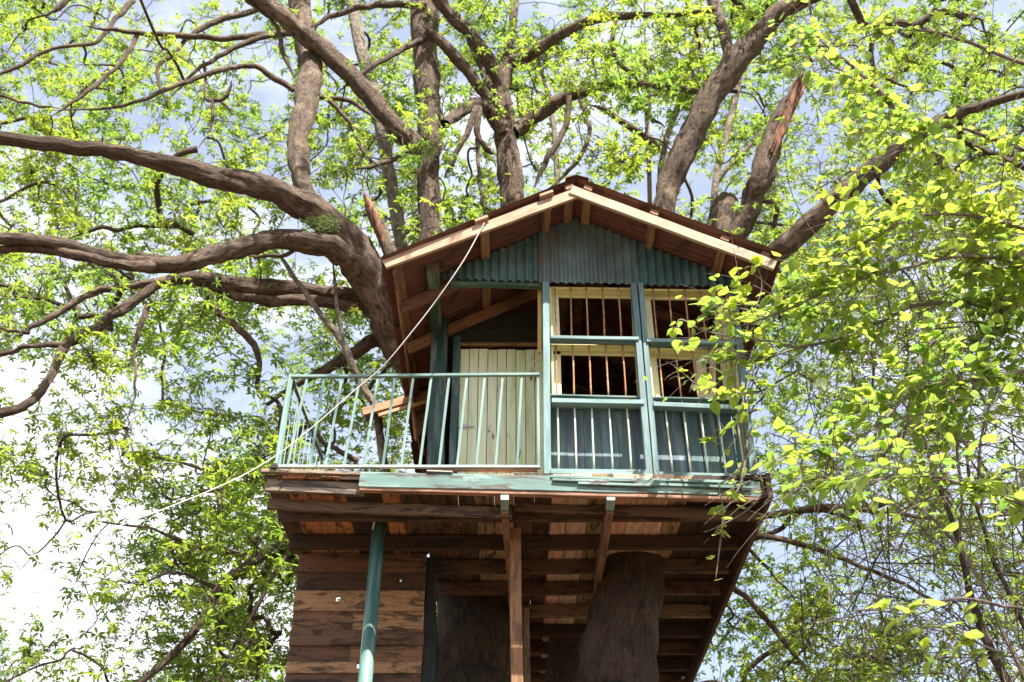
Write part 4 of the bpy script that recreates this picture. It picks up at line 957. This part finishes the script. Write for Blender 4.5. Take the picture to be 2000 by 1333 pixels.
keep = (RNG.uniform(0, 1, len(cand)) < bdens(px, py) * np.clip(.6 + nb * 1.6, .05, 1) * .82)
ck = [cand[i] for i in np.where(keep)[0]]
def leaf_matrix(p, d, size):
    d = Vector(d).normalized(); a = Vector((random.gauss(0, 1) - .3, random.gauss(0, 1) - .2, random.gauss(-.25, .35))); x = (a + d * .5).normalized()
    up = Vector((random.gauss(0, .35), random.gauss(0, .35), 1)); mw = frame(x, up) @ Matrix.Scale(size, 4)
    mw.translation = Vector(p) + x * .02; return mw
MW = [leaf_matrix(p, d, random.choice([random.uniform(.05, .085), random.uniform(.075, .13)])) for p, d in ck]
inf = [i for i, (p, d) in enumerate(ck)]
qx, qy, qd = proj_np(np.array([c[0] for c in ck])); vis = (qx > 1250) & (qx < 2010) & (qy > -10) & (qy < 1343)
sc = np.array([m.to_scale()[0] for m in MW]) / qd * vis; top = set(np.argsort(-sc)[:290].tolist())
VV = []; FF = []; UU = []; n0 = 0
for i, mw in enumerate(MW):
    if i in top: link('leaf', hm[i % 6], None, bro, mw)
    else:
        V, Fc = HV[i % 6]; Mx = np.array(mw); VV.append(V @ Mx[:3, :3].T + Mx[:3, 3]); UU.append(V[:, :2]); FF += [tuple(n0 + k for k in f) for f in Fc]; n0 += len(V)
me = bpy.data.meshes.new('foliage'); me.from_pydata(np.vstack(VV).tolist(), [], FF); me.update(); ul = me.uv_layers.new(name='UVMap'); UA = np.vstack(UU); li = np.zeros(len(me.loops), np.int32); me.loops.foreach_get('vertex_index', li); ul.data.foreach_set('uv', UA[li].astype(np.float32).ravel()); link('foliage', me, M['leaf_big'], bro, kind='stuff')
# its own stem, out of the frame at the right
limb(bro, [(2200, 900, 7.6, 40), (2260, 1300, 7.9, 70), (2280, 1900, 8.0, 90)], name='trunk', sides=14)

# ================================================================== twiggy thicket at the lower right
thi = thing('twiggy_shrub', 'tangle of bare arching twigs with few dark leaves filling the lower right corner', 'shrub', (5.0, 8.6, 0))
for pts, mt in (([(2040, 1480, 8.6, 24), (1950, 1300, 8.6, 20), (1900, 1180, 8.6, 16), (1870, 1050, 8.6, 12), (1830, 940, 8.6, 8), (1790, 820, 8.6, 6), (1720, 740, 8.6, 4)], 'bark_twig'),
                ([(2060, 1450, 8.4, 12), (1980, 1280, 8.4, 9), (1900, 1110, 8.4, 8), (1840, 1030, 8.4, 6), (1760, 970, 8.4, 4)], 'twig_pale'),
                ([(2080, 1400, 8.7, 12), (1990, 1200, 8.7, 10), (1930, 1060, 8.7, 8), (1890, 900, 8.7, 6), (1900, 760, 8.7, 4)], 'bark_twig'),
                ([(1875, 1080, 8.2, 5), (1880, 980, 8.2, 6), (1870, 860, 8.2, 7), (1900, 760, 8.1, 8), (1930, 680, 8.0, 9), (1970, 600, 8.0, 10)], 'twig_pale'),
                ([(1920, 1000, 8.1, 5), (1912, 900, 8.1, 5), (1935, 790, 8.1, 6), (1990, 690, 8.1, 7)], 'twig_pale'),
                ([(1770, 960, 8.2, 3), (1760, 880, 8.2, 6), (1775, 800, 8.1, 8), (1800, 700, 8.0, 9), (1850, 640, 7.9, 9)], 'twig_pale'),
                ([(1700, 905, 7.8, 7), (1730, 882, 7.8, 6), (1755, 850, 7.8, 6), (1790, 810, 7.8, 5), (1795, 770, 7.8, 5)], 'twig_pale')):
    limb(thi, pts, name='stem', sides=8, rough=.1, mat=M[mt], wig=.02, k=5)
TT = Tubes(); TP = Tubes(); lw = []
for q in range(620):
    px0 = RNG.uniform(1480, 2150); py0 = RNG.uniform(380, 1400); 
    if RNG.random() > np.interp(px0, [1480, 1650, 1850], [.3, .75, 1]): continue
    p = np.array(at(px0, py0, RNG.uniform(7.8, 11)))
    d = RNG.normal(0, 1, 3); d[1] *= .5; d[2] = abs(d[2]) * .8 if RNG.random() < .6 else -abs(d[2])
    tmp = Tubes()
    Q = arch(tmp, p, d, RNG.uniform(.8, 2.6), RNG.uniform(.4, 1.8), RNG.uniform(.0035, .009), n=10, jit=.10)
    if proj_np(Q)[0].min() < 1500 - .10 * max(0, py0 - 900): continue
    dst = TT if RNG.random() < .45 else TP; dst.add(Q, np.linspace(RNG.uniform(.0035, .009), .0014, len(Q)), 5)
    for k in range(2, 10, 2):
        if RNG.random() < .55:
            dd = Q[k] - Q[k-1] + RNG.normal(0, .2, 3); S_ = arch(TT, Q[k], dd, RNG.uniform(.2, .9), .8, .003, n=5, jit=.12)
            if RNG.random() < .55: lw.append(S_[-1]); lw.append(S_[-2])
        if RNG.random() < .25: lw.append(Q[k])
TT.build('twigs', M['bark_twig'], thi, kind='stuff'); TP.build('pale_twigs', M['twig_pale'], thi, kind='stuff')
lw = np.array(lw); V = whorls(lw, RNG.uniform(.05, .09, len(lw)), nl=(3, 5), wide=.42, droop=.5)
link('foliage', mesh_np('foliage', V.reshape(-1, 3), leaf_faces(len(V))), M['leaf'], thi, kind='stuff')

# ================================================================== pale saplings and hanging stems
def sapling(label, polys, loc, group=None):
    t = thing('sapling', label, 'sapling', loc, group); first = True
    for pts in polys:
        limb(t, pts, name='stem' if first else 'branch', sides=8, rough=.12, mat=M['bark_pale'], wig=.02, k=5); first = False
    return t
sapling('thin pale forked sapling rising behind the balcony railing', [[(760, 1500, 11.4, 22), (762, 1000, 11.4, 17), (745, 880, 11.3, 17), (735, 800, 11.3, 16), (700, 740, 11.2, 15), (675, 680, 11.1, 14), (655, 650, 11.1, 13), (610, 590, 11.0, 11), (560, 520, 10.9, 9), (530, 480, 10.9, 7)], [(672, 680, 11.1, 9), (662, 620, 11.1, 8), (655, 560, 11.1, 7), (650, 500, 11.1, 5)]], (-1.2, 11.4, 0))
GP = 'pale thin stems rising behind the roof ridge'
sapling('pale forked stem behind the right roof slope nearest the ridge', [[(1330, 900, 13.2, 16), (1290, 400, 13.2, 13), (1300, 280, 13.2, 12), (1330, 190, 13.2, 11), (1360, 60, 13.2, 9), (1370, -60, 13.3, 7)], [(1318, 230, 13.2, 9), (1345, 160, 13.2, 8), (1390, 40, 13.3, 6)]], (1.8, 13.3, 0), GP)
sapling('straight slender pale stem just left of the forked one, behind the roof', [[(1272, 900, 13.4, 10), (1268, 380, 13.4, 9), (1262, 180, 13.4, 8), (1258, -60, 13.4, 6)]], (1.5, 13.4, 0), GP)
sapling('short pale stem behind the left side of the roof ridge', [[(1085, 900, 13.5, 12), (1088, 350, 13.5, 11), (1075, 210, 13.5, 9), (1055, 130, 13.5, 6), (1040, 60, 13.5, 5)]], (.5, 13.5, 0), GP)
sapling('pale stem leaning right between the two broken limbs behind the right eave', [[(1370, 900, 13.6, 18), (1395, 400, 13.6, 15), (1410, 300, 13.6, 13), (1440, 180, 13.6, 11), (1460, 60, 13.6, 8)], [(1402, 350, 13.6, 12), (1450, 300, 13.6, 11), (1500, 240, 13.6, 8)]], (2.4, 13.6, 0), GP)

# ================================================================== creeper over the right corner of the platform
cre = thing('creeper', 'leafy creeper trailing down over the right corner of the platform and window bay', 'climbing plant', (2.1, 8.5, ZF))
CT = Tubes(); cl = []
for pts in ([(1478, 690, 8.45, 4), (1455, 760, 8.45, 4), (1460, 850, 8.45, 5), (1452, 920, 8.42, 5), (1440, 960, 8.42, 4), (1415, 1000, 8.42, 3), (1408, 1050, 8.42, 3), (1398, 1130, 8.45, 2)],
            [(1470, 880, 8.45, 4), (1430, 930, 8.40, 3), (1405, 950, 8.40, 3), (1415, 1000, 8.38, 2)], [(1475, 900, 8.4, 4), (1490, 960, 8.38, 4), (1455, 1000, 8.38, 3), (1400, 1030, 8.36, 2), (1375, 1040, 8.36, 2)],
            [(1440, 830, 8.45, 3), (1460, 780, 8.42, 3), (1480, 720, 8.4, 3)], [(1500, 1010, 8.4, 4), (1470, 1000, 8.38, 3), (1440, 990, 8.38, 3)], [(1470, 500, 8.2, 3), (1488, 560, 8.25, 3), (1460, 640, 8.3, 3), (1440, 690, 8.35, 3)]):
    W4 = np.array([(*at(a, b, Y), w * .0022) for a, b, Y, w in pts]); S = spline(W4, 5); CT.add(S[:, :3], S[:, 3], 4)
    for i in range(2, len(S)):
        if RNG.random() < .42: cl.append(S[i, :3] + RNG.normal(0, .03, 3))
CT.build('stem', M['twig_pale'], cre)
for i, p in enumerate(cl): link('leaf', hm[i % 6], None, cre, leaf_matrix(p, (random.gauss(0, 1), -1, -.4), random.uniform(.07, .125)))

# ================================================================== farther trees
def far_tree(label, x, y, h, cr, n, seed):
    rr = np.random.default_rng(seed); t = thing('far_tree', label, 'tree', (x, y, 0), 'pale trees beyond the big tree')
    T = Tubes(); P = np.array([[x, y, -.2], [x + .2, y, h * .3], [x - .2, y, h * .6], [x, y, h * .92]]); T.add(spline(P, 5), np.linspace(.22, .04, 16), 8); T.build('trunk', M['bark'], t)
    T = Tubes(); pts = []
    for q in range(n):
        z = h * rr.uniform(.3, .98); a = rr.uniform(0, 6.28); w = cr * math.sin(math.pi * min(1, (z / h - .15) / .95)) * rr.uniform(.5, 1.1)
        p0 = np.array([x, y, z * .85]); e = np.array([x + math.cos(a) * w, y + math.sin(a) * w, z]); m = (p0 + e) / 2 + rr.normal(0, .2, 3)
        T.add(np.array([p0, m, e]), np.array([.04, .025, .01]), 4)
        for f in (.45, .65, .85, 1, 1.05): pts.append(p0 + (e - p0) * f + rr.normal(0, .3, 3)); 
    T.build('branches', M['bark_twig'], t, kind='stuff')
    C = np.vstack([np.array(pts) + rr.normal(0, .42, (len(pts), 3)) for _ in range(9)])
    V = whorls(C, rr.uniform(.10, .17, len(C))); link('foliage', mesh_np('foliage', V.reshape(-1, 3), leaf_faces(len(V))), M['leaf_far'], t, kind='stuff')
far_tree('far pale green tree low in the bottom left corner', -13.0, 27, 11.2, 3.0, 90, 1)
far_tree('far pale tree below the left balcony, between corner tree and plank wall', -8.0, 30, 11.0, 2.8, 70, 2)
far_tree('far pale tree at the left edge, level with the bent lower limb', -17.5, 27, 18.5, 3.2, 110, 3)
far_tree('far pale tree seen beneath the twiggy shrub at the bottom right', 9.5, 29, 11.5, 3.6, 90, 4)
far_tree('far pale tree behind the middle of the platform posts', 1.5, 31, 13.0, 4.0, 110, 5)
